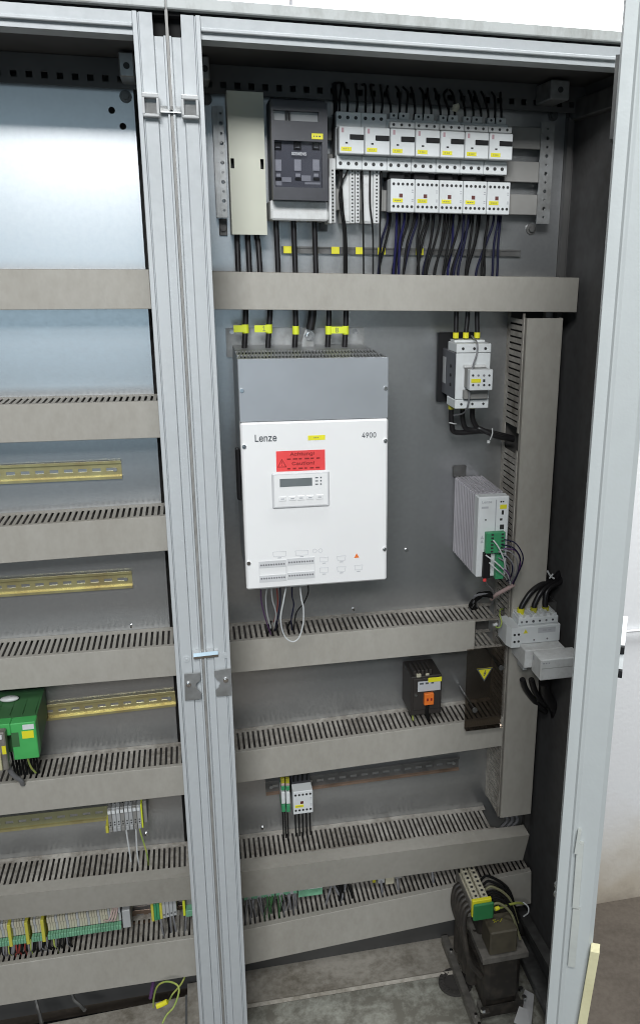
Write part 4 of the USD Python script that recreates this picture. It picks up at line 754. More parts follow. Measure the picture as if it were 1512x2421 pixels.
# ================================================================== small finned drive
vx0, vx1, vz0, vz1, vy = 0.522, 0.5835, 1.079, 1.2405, 0.230
sv = thing('finned_drive', 'small white drive with finned metal heat sink and green terminals', 'drive', ((vx0 + vx1) / 2, PLATE, vz0))
part(sv, 'heat_sink', bx(vx0 + 0.004, vx1 - 0.004, 0.262, 0.396, vz0 + 0.002, vz1 - 0.002), 'fin')
for y in np.arange(0.257, 0.390, 0.0105):
    part(sv, 'fin', bx(vx0, vx0 + 0.0039, y, y + 0.0048, vz0 + 0.001, vz1 - 0.001), 'fin')
for x in np.arange(vx0 + 0.004, vx1 - 0.004, 0.0085): part(sv, 'top_rib', bx(x, x + 0.004, 0.262, 0.39, vz1 - 0.0019, vz1 + 0.0004), 'fin')
part(sv, 'front', [bx(vx0, vx1, vy, 0.250, vz0, vz1, 0.002), bx(vx0 + 0.0005, vx1 - 0.0005, 0.2502, 0.2545, vz0 + 0.0005, vz1 - 0.0005)], 'white')
part(sv, 'flange', [bx(vx0 - 0.002, vx0 + 0.026, 0.394, 0.398, vz1 - 0.002, vz1 + 0.022, 0.001)], 'dull_steel')
def svb(q0, q1, y0, y1, nm, mt, c=0):
    a, b = at('sv', *q0, vy), at('sv', *q1, vy); return part(sv, nm, bx(a[0], b[0], y0, y1, b[2], a[2], c), mt)
u, v = at('sv', 500, 405, vy), at('sv', 622, 405, vy)
part(sv, 'brand_print', text('Lenze', u[0], u[2], 0.0046, vy, True, width=v[0] - u[0]), 'faint')
svb((500, 445), (580, 465), vy - 0.0003, vy + 0.0003, 'print', 'faint'); svb((722, 420), (800, 466), vy - 0.0005, vy + 0.0003, 'label', 'yellow')
for q in (((742, 487), (765, 538)), ((720, 584), (748, 610)), ((720, 660), (766, 716)), ((540, 594), (556, 612)), ((726, 374), (742, 392)), ((752, 374), (770, 388))): svb(*q, vy - 0.0003, vy + 0.0008, 'socket', 'screw_hole')
a, b, c = at('sv', 482, 885, vy), at('sv', 522, 885, vy), at('sv', 502, 840, vy); part(sv, 'warning_triangle', [plate(Polygon([(a[0], a[2]), (b[0], a[2]), (c[0], c[2])]), vy - 0.0003, vy + 0.0003), plate(Polygon([(a[0], a[2] + 0.008), (b[0], a[2] + 0.008), (c[0], c[2] + 0.008)]), vy - 0.0003, vy + 0.0003)], 'faint')
part(sv, 'groove', [bx(at('sv', 660, 600, vy)[0], at('sv', 672, 600, vy)[0], vy - 0.0003, vy + 0.0005, at('sv', 660, 735, vy)[2], vz1 - 0.006)], 'faint')
a, b = at('sv', 560, 765, 0.218), at('sv', 778, 1000, 0.218); gt = part(sv, 'signal_terminal', [bx(a[0], b[0], 0.218, vy - 0.0002, b[2], a[2], 0.001)], 'cgreen')
for zz in np.linspace(b[2] + 0.004, a[2] - 0.004, 6):
    for x in (a[0] + 0.012, b[0] - 0.006): part(gt, 'clamp_hole', bx(x - 0.0025, x + 0.0025, 0.2174, 0.2185, zz - 0.0016, zz + 0.0016), 'screw_hole')
svb((655, 1010), (735, 1290), 0.219, vy - 0.0002, 'signal_terminal', 'cgreen'); svb((508, 990), (578, 1290), 0.220, vy - 0.0002, 'power_terminal', 'black', 0.001)
for k, (mt, q) in enumerate((('wwhite', [(640, 850), (700, 930), (760, 1060), (790, 1190), (830, 1310), (850, 1380)]), ('wwhite', [(548, 1030), (660, 1110), (760, 1200), (830, 1290), (840, 1370)]), ('wwhite', [(590, 1120), (690, 1210), (760, 1270), (820, 1340)]),
                             ('wgrey', [(700, 985), (800, 1040), (880, 1150), (880, 1280), (830, 1370)]), ('wgrey', [(730, 960), (860, 1000), (930, 1110), (920, 1240), (850, 1370)]), ('wpurple', [(760, 950), (900, 970), (965, 1090), (940, 1240), (870, 1370)]),
                             ('wdblue', [(770, 840), (900, 880), (985, 1000), (995, 1110), (930, 1270), (880, 1380)]), ('wdblue', [(760, 1040), (840, 1080), (870, 1180), (850, 1290), (800, 1350)]), ('wgrey', [(700, 1060), (790, 1120), (830, 1220), (800, 1330)]), ('wdblue', [(740, 900), (880, 940), (960, 1050), (950, 1170), (890, 1310)]), ('wpurple', [(720, 1180), (800, 1220), (840, 1300), (830, 1370)]))):
    n_ = len(q); pts = [at('sv', x, y, 0.212 - 0.022 * math.sin(math.pi * i / (n_ - 1)) + 0.03 * i / (n_ - 1) + 0.002 * (k % 3)) for i, (x, y) in enumerate(q)]
    cable(pts, 0.0014, mt, 'signal_wire', ('white wire crossing the front of the finned drive' if mt == 'wwhite' else 'dark wire looping out of the green terminals of the finned drive'), ('white wires on the finned drive' if mt == 'wwhite' else 'wire loops at the finned drive'), 'wire', 6)
cable([at('sv', 890, 1385, 0.25), at('sv', 800, 1440, 0.262), at('sv', 690, 1500, 0.28), at('sv', 620, 1560, 0.31)], 0.0042, 'wpink', 'signal_cable', 'pale pink cable sheath under the finned drive', None, 'cable')
c = at('sv', 535, 1310, 0.224); single('ferrule', cyl(c, 0.0035, 0.012, 'z', 10), 'red', 'bright red sleeve under the lower left corner of the finned drive', 'sleeve')
cable([c, at('sv', 560, 1380, 0.24), at('sv', 625, 1450, 0.27), at('sv', 650, 1530, 0.30), at('sv', 625, 1620, 0.33)], 0.0016, 'wgrey', 'signal_wire', 'grey wire hanging from the red sleeve into the duct', None, 'wire', 6)
rr = np.random.default_rng(4)
for k in range(15):
    q = [(640 + rr.uniform(-20, 20), 1530 + rr.uniform(-15, 25)), (560 + rr.uniform(-25, 25), 1490 + rr.uniform(-20, 40)), (450 + rr.uniform(-40, 40), 1500 + rr.uniform(-20, 50)), (380 + rr.uniform(-30, 60), 1590 + rr.uniform(-20, 50)), (350 + rr.uniform(-10, 120), 1700)]
    cable([at('sv', x, y, 0.30 + 0.02 * i - 0.004 * (k % 3)) for i, (x, y) in enumerate(q)], 0.0026, 'wblack' if k % 4 else 'wgrey', 'signal_wire', 'dark wire in the tangle between finned drive and duct', 'wire tangle under the finned drive', 'wire', 6)
yg = thing('spare_wire', 'yellowish wire end hooked out of the duct below the finned drive', 'wire', at('sv', 700, 1850, 0.285))
part(yg, 'wire', tube([at('sv', 760, 1680, 0.34), at('sv', 725, 1690, 0.32), at('sv', 720, 1760, 0.29), at('sv', 740, 1840, 0.283), at('sv', 720, 1900, 0.283), at('sv', 680, 1905, 0.283), at('sv', 665, 1880, 0.283)], 0.0016, 6), 'wyg'); c = at('sv', 665, 1872, 0.283)
part(yg, 'sleeve', [tube([c + [-0.005, 0, 0], c, c + [0.004, 0, 0.002]], 0.0032, 7)], 'tie')

# ================================================================== motor protector on its bracket
MY = 0.26
zt = at('mp', 405, 1240, MY)[2]; nf = onZ(*g('mp', 715, 1490), zt); NX0, NY = nf[0], nf[1]; NX1 = NX0 + 0.088; nzb = at('mp', 705, 1815, NY)[2]
mx0, mx1 = at('mp', 392, 1000, MY)[0], at('mp', 1020, 930, MY)[0]
mzt = at('mp', 500, 965, MY)[2]; tz = at('mp', 420, 815, MY + 0.012)[2]
mp = thing('motor_protector', 'large white motor protection switch jutting out near the open door', 'circuit breaker', ((mx0 + mx1) / 2, 0.33, nzb))
part(mp, 'body', [bx(mx0, mx1, MY, 0.328, zt, mzt, 0.0015)], 'white')
part(mp, 'lower_body', [bx(mx0 + 0.001, mx1 - 0.001, MY - 0.03, 0.328, nzb + 0.006, zt - 0.0005, 0.0015)], 'white_dusty')
part(mp, 'nose', [bx(NX0, NX1, NY, MY - 0.0305, nzb, zt - 0.0004, 0.002)], 'white_dusty')
part(mp, 'terminal_block', [bx(mx0 - 0.002, mx1 - 0.003, MY + 0.006, 0.328, mzt + 0.0004, tz, 0.002)] + [bx(x, x + 0.0085, MY + 0.010, 0.325, tz - 0.001, tz + 0.004, 0.001) for x in np.linspace(mx0, mx1 - 0.014, 6)], 'white')
for k, xq in enumerate((412, 488, 592, 692, 795, 895)):
    c = at('mp', xq, 895 - (xq - 412) * 0.09, MY + 0.006); part(mp, 'terminal_screw', cyl((c[0], MY + 0.006, c[2]), 0.0024 + 0.0005 * (k == 2), 0.0015, n=10), 'wgrey' if k in (0, 4) else 'kgrey')
a, b = at('mp', 262, 990, MY - 0.004), at('mp', 395, 1285, MY - 0.004)
ax = part(mp, 'auxiliary_switch', [hull(*[(x, y, z) for (x, y) in ((a[0], MY - 0.004), (mx0 - 0.0003, MY - 0.004), (mx0 - 0.0003, 0.32), (a[0] - 0.006, 0.32), (a[0] - 0.006, MY + 0.012)) for z in (b[2], a[2])])], 'white')
for q in ((300, 1095), (365, 1088), (297, 1203), (360, 1195)):
    c = at('mp', *q, MY - 0.004); part(ax, 'terminal_screw', cyl((c[0], MY - 0.004, c[2]), 0.0026, 0.0015, n=10), 'screw_hole')
a, b, c = at('mp', 438, 1072, MY), at('mp', 506, 1066, MY), at('mp', 472, 1005, MY); part(mp, 'warning_triangle', plate(Polygon([(a[0], a[2]), (b[0], a[2]), (c[0], c[2])]), MY - 0.0004, MY + 0.0002), 'yellow')
u, v = at('mp', 668, 985, MY), at('mp', 935, 1040, MY); l = part(mp, 'rating_label', bx(u[0], v[0], MY - 0.0004, MY + 0.0002, v[2], u[2]), 'silverlabel'); part(l, 'print', dashes(u[0] + 0.010, v[0] - 0.004, (u[2] + v[2]) / 2, 0.003, MY - 0.0004, 2), 'faint')
for q in ((602, 1170), (808, 1148)):
    c = at('mp', *q, MY); part(mp, 'screw', cyl((c[0], MY, c[2]), 0.002, 0.0012, n=10), 'wgrey')
part(mp, 'print', dashes(NX0 + 0.004, NX0 + 0.022, zt - 0.008, 0.0025, NY, 3), 'faint')
part(mp, 'side_mark', [bx(NX0 - 0.0004, NX0 + 0.0002, NY + 0.035, NY + 0.041, zt - 0.017, zt - 0.008)], 'faint')
part(mp, 'front_groove', bx(NX0 + 0.0025, NX1 - 0.0025, NY - 0.0003, NY + 0.0005, nzb + 0.026, nzb + 0.0268), 'grey')
part(mp, 'lower_hook', [bx(mx0 + 0.002, mx0 + 0.010, MY - 0.02, MY + 0.012, nzb - 0.003, nzb + 0.0058)], 'lgrey')
u, v = at('mp', 640, 600, 0.335), at('mp', 1180, 900, 0.335)
bk = thing('mounting_bracket', 'grey perforated bracket plate behind the white motor protection switch', 'bracket', (u[0], 0.335, v[2]))
P = sbox(mx0 - 0.01, nzb + 0.02, 0.742, u[2])
for xq, rr_ in ((1005, 0.004), (1100, 0.0022)): c = at('mp', xq, 652, 0.335); P = P.difference(sbox(c[0] - rr_, c[2] - rr_, c[0] + rr_, c[2] + rr_))
part(bk, 'sheet', plate(P, 0.333, 0.336), 'dull_steel'); part(bk, 'angle', bx(0.7385, 0.742, 0.3362, 0.40, nzb + 0.02, u[2]), 'dull_steel')
for k, (q, lab, mt) in enumerate((([(395, 715), (432, 610), (545, 440), (690, 320), (820, 255), (930, 200), (1000, 120)], 'leftmost black cable arching into the motor protection switch', 'yellow'), ([(597, 700), (618, 600), (700, 440), (790, 340), (880, 270), (970, 200), (1020, 110)], 'middle black cable arching into the motor protection switch', 'ytag_dim'), ([(780, 690), (775, 560), (800, 420), (880, 330), (1000, 270), (1070, 160), (1030, 60)], 'rightmost black cable arching into the motor protection switch', 'ytag_dim'))):
    pts = [at('mp', x, y, 0.29 - 0.012 * math.sin(math.pi * i / 6) + 0.008 * i + 0.004 * k) for i, (x, y) in enumerate(q)]
    c = pts[0]; t = thing('motor_cable', lab, 'cable', c, 'cables into the motor protection switch')
    part(t, 'sheath', tube([(c[0], c[1], tz - 0.004)] + pts, 0.0062, 9), 'cable', smooth=50); part(t, 'sleeve', cyl((c[0], c[1], c[2] + 0.0), 0.0075, 0.012, 'z', 14), mt)
c = at('mp', 860, 170, 0.30); single('cable_tie', [tube([c + [-0.008, 0, 0.012], c, c + [0.008, -0.002, -0.006]], 0.0018, 5), tube([c + [-0.004, -0.004, -0.004], c + [0.003, -0.005, 0.006]], 0.0016, 5)], 'tie', 'white cable tie on the arching black cables beside the door', 'cable tie')
for k, (q, lab) in enumerate((([(420, 1790), (470, 1930), (580, 2090), (700, 2220), (780, 2290)], 'left black cable curving down from the motor protection switch'), ([(560, 1790), (610, 1950), (690, 2090), (790, 2190)], 'middle black cable curving down from the motor protection switch'), ([(760, 1830), (780, 1980), (850, 2120), (930, 2260), (960, 2420)], 'thickest black cable dropping below the motor protection switch'))):
    cable([at('mp', x, y, MY + 0.02 + 0.012 * i) for i, (x, y) in enumerate(q)], 0.0065 + 0.006 * (k == 2), 'cable', 'outgoing_cable', lab, None, 'cable')

# ================================================================== small relay, acrylic cover
RY = 0.315
a, b = at('rl', 250, 300, RY), at('rl', 550, 690, RY)
ry = thing('relay', 'dark brown relay with white label and orange terminal between two ducts', 'relay', ((a[0] + b[0]) / 2, PLATE, b[2]))
zt_ = at('rl', 300, 300, RY)[2]; zb_ = at('rl', 330, 740, RY)[2]
part(ry, 'body', [bx(a[0] - 0.004, b[0], RY + 0.004, 0.396, zb_ + 0.006, zt_, 0.0015), bx(a[0], b[0] - 0.002, RY, RY + 0.0039, zb_ + 0.02, zt_ - 0.004, 0.001)], 'relay')
part(ry, 'terminal_row', [bx(a[0] + 0.002 + k * 0.0085, a[0] + 0.0085 + k * 0.0085, RY + 0.008, RY + 0.05, zt_ + 0.0003, zt_ + 0.012, 0.001) for k in range(5)], 'relay')
part(ry, 'clamp', [bx(a[0] + 0.008, a[0] + 0.018, RY + 0.004, RY + 0.010, zt_ - 0.003, zt_ + 0.005, 0.001), bx(a[0] + 0.028, a[0] + 0.036, RY + 0.006, RY + 0.010, zt_ - 0.001, zt_ + 0.004, 0.001)], 'sand')
u, v = at('rl', 297, 345, RY), at('rl', 538, 428, RY); l = part(ry, 'label', bx(u[0], v[0], RY - 0.0008, RY - 0.0001, v[2], u[2]), 'silverlabel'); part(l, 'print', dashes(u[0] + 0.004, v[0] - 0.008, u[2] - 0.005, 0.004, RY - 0.0008, 3), 'print')
u, v = at('rl', 410, 305, RY - 0.002), at('rl', 556, 338, RY - 0.002); part(ry, 'tag', bx(u[0], v[0], RY - 0.002, RY - 0.001, v[2], u[2], 0.0004), 'yellow')
u, v = at('rl', 370, 482, RY - 0.008), at('rl', 470, 592, RY - 0.008); ot = part(ry, 'orange_terminal', bx(u[0], v[0], RY - 0.008, RY + 0.0038, v[2], u[2], 0.001), 'orange', 'bright orange terminal')
part(ot, 'clamp_hole', [bx(x - 0.0018, x + 0.0018, RY - 0.0086, RY - 0.0075, (u[2] + v[2]) / 2 - 0.003, (u[2] + v[2]) / 2 + 0.003) for x in (u[0] + (v[0] - u[0]) * 0.33, u[0] + (v[0] - u[0]) * 0.72)], 'redprint')
c = at('rl', 276, 490, RY); part(ry, 'screw', cyl((c[0], RY, c[2]), 0.0028, 0.004, n=10), 'chrome')
cable([at('rl', 215, 480, 0.345), at('rl', 222, 560, 0.342), at('rl', 235, 660, 0.335), at('rl', 245, 760, 0.33)], 0.0017, 'wyg', 'earth_wire', 'yellow green wire left of the dark relay', None, 'wire', 6)
cable([at('rl', 400, 600, 0.312), at('rl', 395, 680, 0.318), at('rl', 420, 770, 0.335)], 0.004, 'wblack', 'relay_wire', 'black wires dropping from the orange terminal', None, 'wire')
PY = 0.290
u, v = at('rl', 832, 20, PY), at('rl', 1195, 830, PY); px1 = at('rl', 1190, 800, PY)[0]
pl = thing('acrylic_cover', 'smoked clear cover with a yellow high voltage sign', 'cover', (u[0], PY, v[2]))
zc0 = at('rl', 832, 850, PY)[2]
part(pl, 'sheet', bx(u[0], px1, PY, PY + 0.003, zc0, u[2] + 0.004), 'plexi')
part(pl, 'lip', bx(u[0], px1, PY - 0.010, PY - 0.0002, zc0, zc0 + 0.003), 'plexi')
a, b, c = at('rl', 930, 205, PY), at('rl', 1102, 200, PY), at('rl', 1020, 358, PY)
tri = Polygon([(a[0], a[2]), (b[0], a[2]), ((a[0] + b[0]) / 2, a[2] - (b[0] - a[0]) * 0.87)])
sg = part(pl, 'warning_sign', plate(tri, PY - 0.0012, PY - 0.0002), 'yellow'); part(sg, 'border', plate(tri.difference(tri.buffer(-0.0022)), PY - 0.0016, PY - 0.0013), 'print')
m = np.array([(a[0] + b[0]) / 2, a[2] - (b[0] - a[0]) * 0.12])
part(sg, 'flash', plate(Polygon([(m[0] + 0.0015, m[1]), (m[0] + 0.003, m[1]), (m[0] + 0.001, m[1] - 0.006), (m[0] + 0.004, m[1] - 0.0055), (m[0] - 0.0003, m[1] - 0.014), (m[0] - 0.0025, m[1] - 0.0105), (m[0] - 0.001, m[1] - 0.0105), (m[0] + 0.001, m[1] - 0.0085), (m[0] - 0.002, m[1] - 0.008)]), PY - 0.0016, PY - 0.0013), 'print')
for q in ((908, 645), (1225, 185)):
    c = at('rl', *q, PY); part(pl, 'spacer_bolt', [cyl((min(c[0], px1 - 0.006), PY - 0.002, c[2]), 0.0055, 0.004, n=8), cyl((min(c[0], px1 - 0.006), 0.345, c[2]), 0.003, 0.10, n=8)], 'dull_steel')

# ================================================================== rails and terminals of the right bay
def din_rail(label, pL, pR, x_from=None, mat='brass', slots=True, h=0.035, Y=PLATE - 0.0075, web=None):
    a, b = onY(*pL, Y), onY(*pR, Y); sl_ = (b[2] - a[2]) / (b[0] - a[0]); x0 = a[0] if x_from is None else x_from; z0 = a[2] + sl_ * (x0 - a[0]); Ln = b[0] - x0
    t = thing('mounting_rail', label, 'mounting rail', (x0, PLATE, z0), 'mounting rails', roty=-math.degrees(math.atan(sl_)))
    P = sbox(0, -0.0125, Ln, 0.0125)
    if slots:
        for x in np.arange(Ln - 0.02, 0.005, -0.025): P = P.difference(sbox(x - 0.0075, -0.0031, x + 0.0075, 0.0031).buffer(0.0))
    part(t, 'web', plate(P, -0.0013, -0.0003), web or mat, local=True)
    part(t, 'flange', [bx(0, Ln, -0.0075, -0.0013, 0.0125, 0.0136), bx(0, Ln, -0.0075, -0.0065, 0.0136, 0.0175)], web or mat, local=True)
    part(t, 'flange', [bx(0, Ln, -0.0075, -0.0013, -0.0136, -0.0125), bx(0, Ln, -0.0075, -0.0065, -0.0175, -0.0136)], mat, local=True)
    for x in (0.012, Ln - 0.012): part(t, 'rail_screw', cyl((x, -0.003, 0), 0.004, 0.003, n=8), 'zinc_part', local=True)
    t.z = lambda x: z0 + sl_ * (x - x0)
    return t
dR = din_rail('coppery mounting rail behind the single small contactor low in the right bay', (628, 1866), (1085, 1806), mat='copper', web='dull_steel')
TY = 0.345
for k, xq in enumerate((326, 362)):
    a = at('tc', xq - 18, 222, TY); b = at('tc', xq + 17, 470, TY)
    t = thing('terminal_block', 'narrow green and white terminal, %s one of the pair beside the contactor' % ('left', 'right')[k], 'terminal', ((a[0] + b[0]) / 2, PLATE, b[2]), 'pair of green and white terminals')
    w = b[0] - a[0]; H_ = a[2] - b[2]; x0 = a[0]
    for f0, f1, mt, nm in ((0.86, 1.0, 'ytag_dim', 'yellow_marker'), (0.79, 0.855, 'wpink', 'pale_marker'), (0.65, 0.785, 'cgreen', 'clamp'), (0.25, 0.60, 'white', 'centre'), (0.0, 0.22, 'cgreen', 'clamp')):
        part(t, nm, bx(x0, x0 + w, TY + 0.004 * (mt == 'white') * 0, 0.385, b[2] + H_ * f0, b[2] + H_ * f1, 0.0008), mt)
    part(t, 'body', bx(x0 + 0.0006, x0 + w - 0.0006, TY + 0.008, 0.391, b[2] - 0.004, a[2] + 0.003), 'kgrey')
a = at('tc', 402, 492, 0.324); b = at('tc', 552, 310, 0.324)
c9 = make_contactor('small white contactor standing alone on the low coppery rail', (a[0], PLATE, a[2]), None, w=b[0] - a[0] - 0.0005)
for k in range(5):
    a = at('tc', 415 + 28 * k, 480, 0.36); cable([a, (a[0] + 0.001, 0.368, a[2] - 0.02), (a[0] + 0.002, 0.372, R4.zb + R4.h - 0.02)], 0.0017, 'wblack', 'contactor_wire', 'black wire below the contactor on the low coppery rail', 'wires below the lone contactor', 'wire', 6)
for k in range(4):
    a = at('tc', 405 + 34 * k, 300, 0.36); cable([a, (a[0], 0.366, a[2] + 0.03), (a[0] + 0.002, 0.37, R3.zb + 0.02)], 0.0017, 'wblack', 'contactor_wire', 'black wire rising from the contactor on the low coppery rail', 'wires above the lone contactor', 'wire', 6)
for k in range(3):
    a = at('tc', 320 + 18 * k, 470, 0.36); cable([a, (a[0] + 0.001, 0.366, a[2] - 0.02), (a[0] + 0.002, 0.372, R4.zb + R4.h - 0.02)], 0.0016, 'wblack', 'contactor_wire', 'black wire below the green and white terminal pair', 'wires below the terminal pair', 'wire', 6)
# between the two lowest ducts
dR2 = din_rail('dusty rail between the two lowest ducts of the right bay', (577, 2130), (1060, 2072), mat='dull_steel', slots=False)
BY = 0.335
a, b = at('br', 440, 335, BY), at('br', 622, 310, BY)
mg = thing('plug_connector', 'mint green plug connector with white tabs between the two lowest ducts', 'connector', (a[0], PLATE, a[2]))
part(mg, 'plug', [hull(*[(x, y, z + dz) for x, z in ((a[0], a[2]), (b[0], b[2])) for y in (BY, BY + 0.02) for dz in (-0.009, 0.008)])], 'mint')
part(mg, 'body', [hull(*[(x, y, z + dz) for x, z in ((a[0], a[2]), (b[0], b[2])) for y in (BY + 0.006, 0.392) for dz in (0.0085, 0.03)])], 'kgrey')
for k in range(12):
    f = (k + 0.5) / 12; x = a[0] + f * (b[0] - a[0]); z = a[2] + f * (b[2] - a[2]); part(mg, 'tab', bx(x - 0.0028, x + 0.0028, BY - 0.001, BY + 0.0058, z + 0.009, z + 0.032, 0.0006), 'white' if k > 4 else 'lgrey')
for i, (x0, x1, nT, lab) in enumerate(((30, 255, 9, 'dusty green terminal strip half hidden behind the posts, low in the right bay'), (270, 425, 6, 'dusty green terminal strip left of the mint plug'))):
    a, b = at('br', x0, 352 - (x0 * 0.13), BY), at('br', x1, 352 - (x1 * 0.13), BY)
    t = thing('terminal_strip', lab, 'terminal strip', (a[0], PLATE, a[2]))
    part(t, 'body', [hull(*[(x, y, z + dz) for x, z in ((a[0], a[2]), (b[0], b[2])) for y in (BY + 0.008, 0.392) for dz in (-0.006, 0.02)])], 'kgrey')
    for k in range(nT):
        f = (k + 0.5) / nT; x = a[0] + f * (b[0] - a[0]); z = a[2] + f * (b[2] - a[2]); part(t, 'clamp', bx(x - 0.0045, x + 0.0045, BY - 0.006, BY + 0.0078, z - 0.008, z + 0.008, 0.001), 'lgrey' if k % 3 == 1 else 'mint')
rr = np.random.default_rng(9)
for k in range(26):
    xq = 50 + k * 14.5 + rr.uniform(-5, 5); a = at('br', xq, 365 - 0.13 * xq, BY - 0.004); z1 = R5.zb + R5.h + R5.sl * (a[0] - R5.x0)
    dx = rr.uniform(-0.012, 0.012); cable([a, (a[0] + dx * 0.4, BY - 0.008, a[2] - 0.02), (a[0] + dx, BY + 0.005, z1 + 0.004), (a[0] + dx, BY + 0.012, z1 - 0.02)], 0.0015, rr.choice(['wgrey', 'wblack', 'dgreen', 'wgrey', 'dull_steel']), 'strip_wire', 'thin dusty wire from the low green terminal strips into the lowest duct', 'wires at the low green terminal strips', 'wire', 5)
for k in range(8):
    xq = 690 + k * 17 + rr.uniform(-6, 6); a = at('br', xq, 250 + rr.uniform(-8, 10), BY + 0.01); z1 = R5.zb + R5.h + R5.sl * (a[0] - R5.x0); dx = rr.uniform(-0.015, 0.02)
    cable([(a[0], 0.37, a[2] + 0.03), a, (a[0] + dx * 0.6, BY, a[2] - 0.025), (a[0] + dx, BY + 0.01, z1 - 0.015)], 0.0024, rr.choice(['wgrey', 'wblack']), 'strip_wire', 'dark dusty wire dropping into the lowest duct right of the mint plug', 'wires right of the mint plug', 'wire', 5)
t = thing('terminal_block', 'small yellowish terminal group low behind the slipped duct cover', 'terminal', at('br', 1090, 225, BY))
for (x0, x1, z0, z1, mt) in ((1000, 1025, 205, 250, 'ytag_dim'), (1042, 1092, 200, 250, 'lgrey'), (1100, 1164, 195, 256, 'sand'), (1170, 1225, 190, 215, 'grey')):
    a, b = at('br', x0, z0, BY), at('br', x1, z1, BY); part(t, 'slice', bx(a[0], b[0], BY, 0.392, b[2], a[2], 0.001), mt)
for k, xq in enumerate((1065, 1190, 1455)):
    a = at('br', xq, 255 - 40 * (k == 2), BY); z1 = R5.zb + R5.h + R5.sl * (a[0] - R5.x0); cable([a + [0, 0.01, 0.02], a, (a[0] + 0.004, BY + 0.004, a[2] - 0.03), (a[0] + 0.006, BY + 0.01, z1 - 0.015)], 0.003, 'wgrey', 'strip_wire', 'thick grey wire dropping into the lowest duct, %s of three' % ('left', 'middle', 'right')[k], None, 'wire', 6)
for k in range(3):
    a = onY(1178 + 12 * k, 1928, 0.35); cable([(a[0], 0.36, a[2] + 0.02), (a[0] + 0.01, 0.35, a[2] + 0.01), (a[0] + 0.02, 0.345, a[2] - 0.012), (a[0] + 0.008, 0.35, a[2] - 0.035)], 0.0035, 'wgrey', 'duct_cable', 'grey cable leaving the open end of the slipped duct, %s of three' % ('left', 'middle', 'right')[k], None, 'cable', 6)

# ================================================================== floor transformer
tx0, tx1, ty0, ty1 = 0.562, 0.658, 0.180, 0.385
tz0, tz1 = 0.035, 0.200
tf = thing('transformer', 'heavy black transformer standing on rails in the bottom right corner', 'transformer', ((tx0 + tx1) / 2, (ty0 + ty1) / 2, 0.02))
part(tf, 'core', [bx(tx0 + 0.012, tx1 - 0.012, ty0 + 0.02, ty1 - 0.004, tz0, tz1 - 0.0005, 0.002)], 'iron')
part(tf, 'coil', [bx(tx0 + 0.004, tx1 - 0.006, ty0 + 0.005, ty0 + 0.075, 0.068, tz1 - 0.0008, 0.012)], 'iron', smooth=40)
for k in range(4):
    y = ty0 + 0.085 + k * 0.032; part(tf, 'winding', [cyl((tx0 + 0.004, y, 0.130), 0.017, 0.135, 'z', 16)], 'iron', smooth=40); part(tf, 'winding', [cyl((tx1 - 0.006, y, 0.125), 0.016, 0.13, 'z', 16)], 'iron', smooth=40)
P = Polygon([(tx0 - 0.006, ty0 - 0.001), (tx1 + 0.004, ty0 - 0.001), (tx1 + 0.004, ty1 + 0.012), (tx0 - 0.006, ty1 + 0.012)])
for q in ((tx0 + 0.004, ty0 + 0.085),): P = P.difference(Point(*q).buffer(0.005, 10))
part(tf, 'top_plate', [prism(P, tz1, tz1 + 0.003), bx(tx0 - 0.006, tx1 + 0.004, ty0 - 0.003, ty0 - 0.0012, tz1 - 0.010, tz1 + 0.003)], 'frameplate')
part(tf, 'side_plate', [bx(tx0 - 0.008, tx0 - 0.0062, ty0, ty1 + 0.01, tz1 - 0.006, tz1 + 0.008)], 'frameplate')
bb = part(tf, 'bobbin', [bx(0.5735, 0.637, ty0 + 0.004, ty0 + 0.062, tz1 + 0.0032, tz1 + 0.064, 0.003)], 'bobbin')
part(bb, 'print', [hull(*[(0.59 + x, ty0 + 0.033 + y, z) for x, y in q for z in (tz1 + 0.0638, tz1 + 0.0645)]) for q in (((0, 0), (0.002, 0), (0.006, 0.010), (0.008, 0.010)), ((0.0, 0.009), (0.002, 0.010), (0.008, 0.001), (0.006, 0)), ((0.014, 0), (0.016, 0), (0.022, 0.009), (0.024, 0.009)), ((0.009, 0.004), (0.013, 0.004), (0.013, 0.0055), (0.009, 0.0055)))], 'ytag_dim')
part(tf, 'upper_coil', [bx(tx0 + 0.004, 0.64, ty0 + 0.064, ty0 + 0.118, tz1 + 0.0032, tz1 + 0.080, 0.006)], 'iron', smooth=40)
for x in (tx0 + 0.004, tx1 - 0.022):
    part(tf, 'foot', [bx(x, x + 0.018, ty0 + 0.012, ty0 + 0.05, 0.022, 0.0345), bx(x, x + 0.018, ty1 - 0.05, ty1, 0.022, 0.0345)], 'frameplate')
part(tf, 'lower_plate', [bx(tx0 - 0.004, tx1 + 0.002, ty0 + 0.002, ty0 + 0.0035, 0.036, 0.066), bx(tx0 - 0.004, tx0 + 0.014, ty0 - 0.012, ty0 + 0.0018, 0.058, 0.064, 0.001)], 'iron')
for q in ((tx0 - 0.001, ty0 - 0.006), (tx1 + 0.004, ty0 + 0.006), (tx1 + 0.006, ty0 + 0.03)): part(tf, 'bolt', [cyl((q[0], q[1], 0.068), 0.006, 0.007, 'z', 6)], 'chrome')
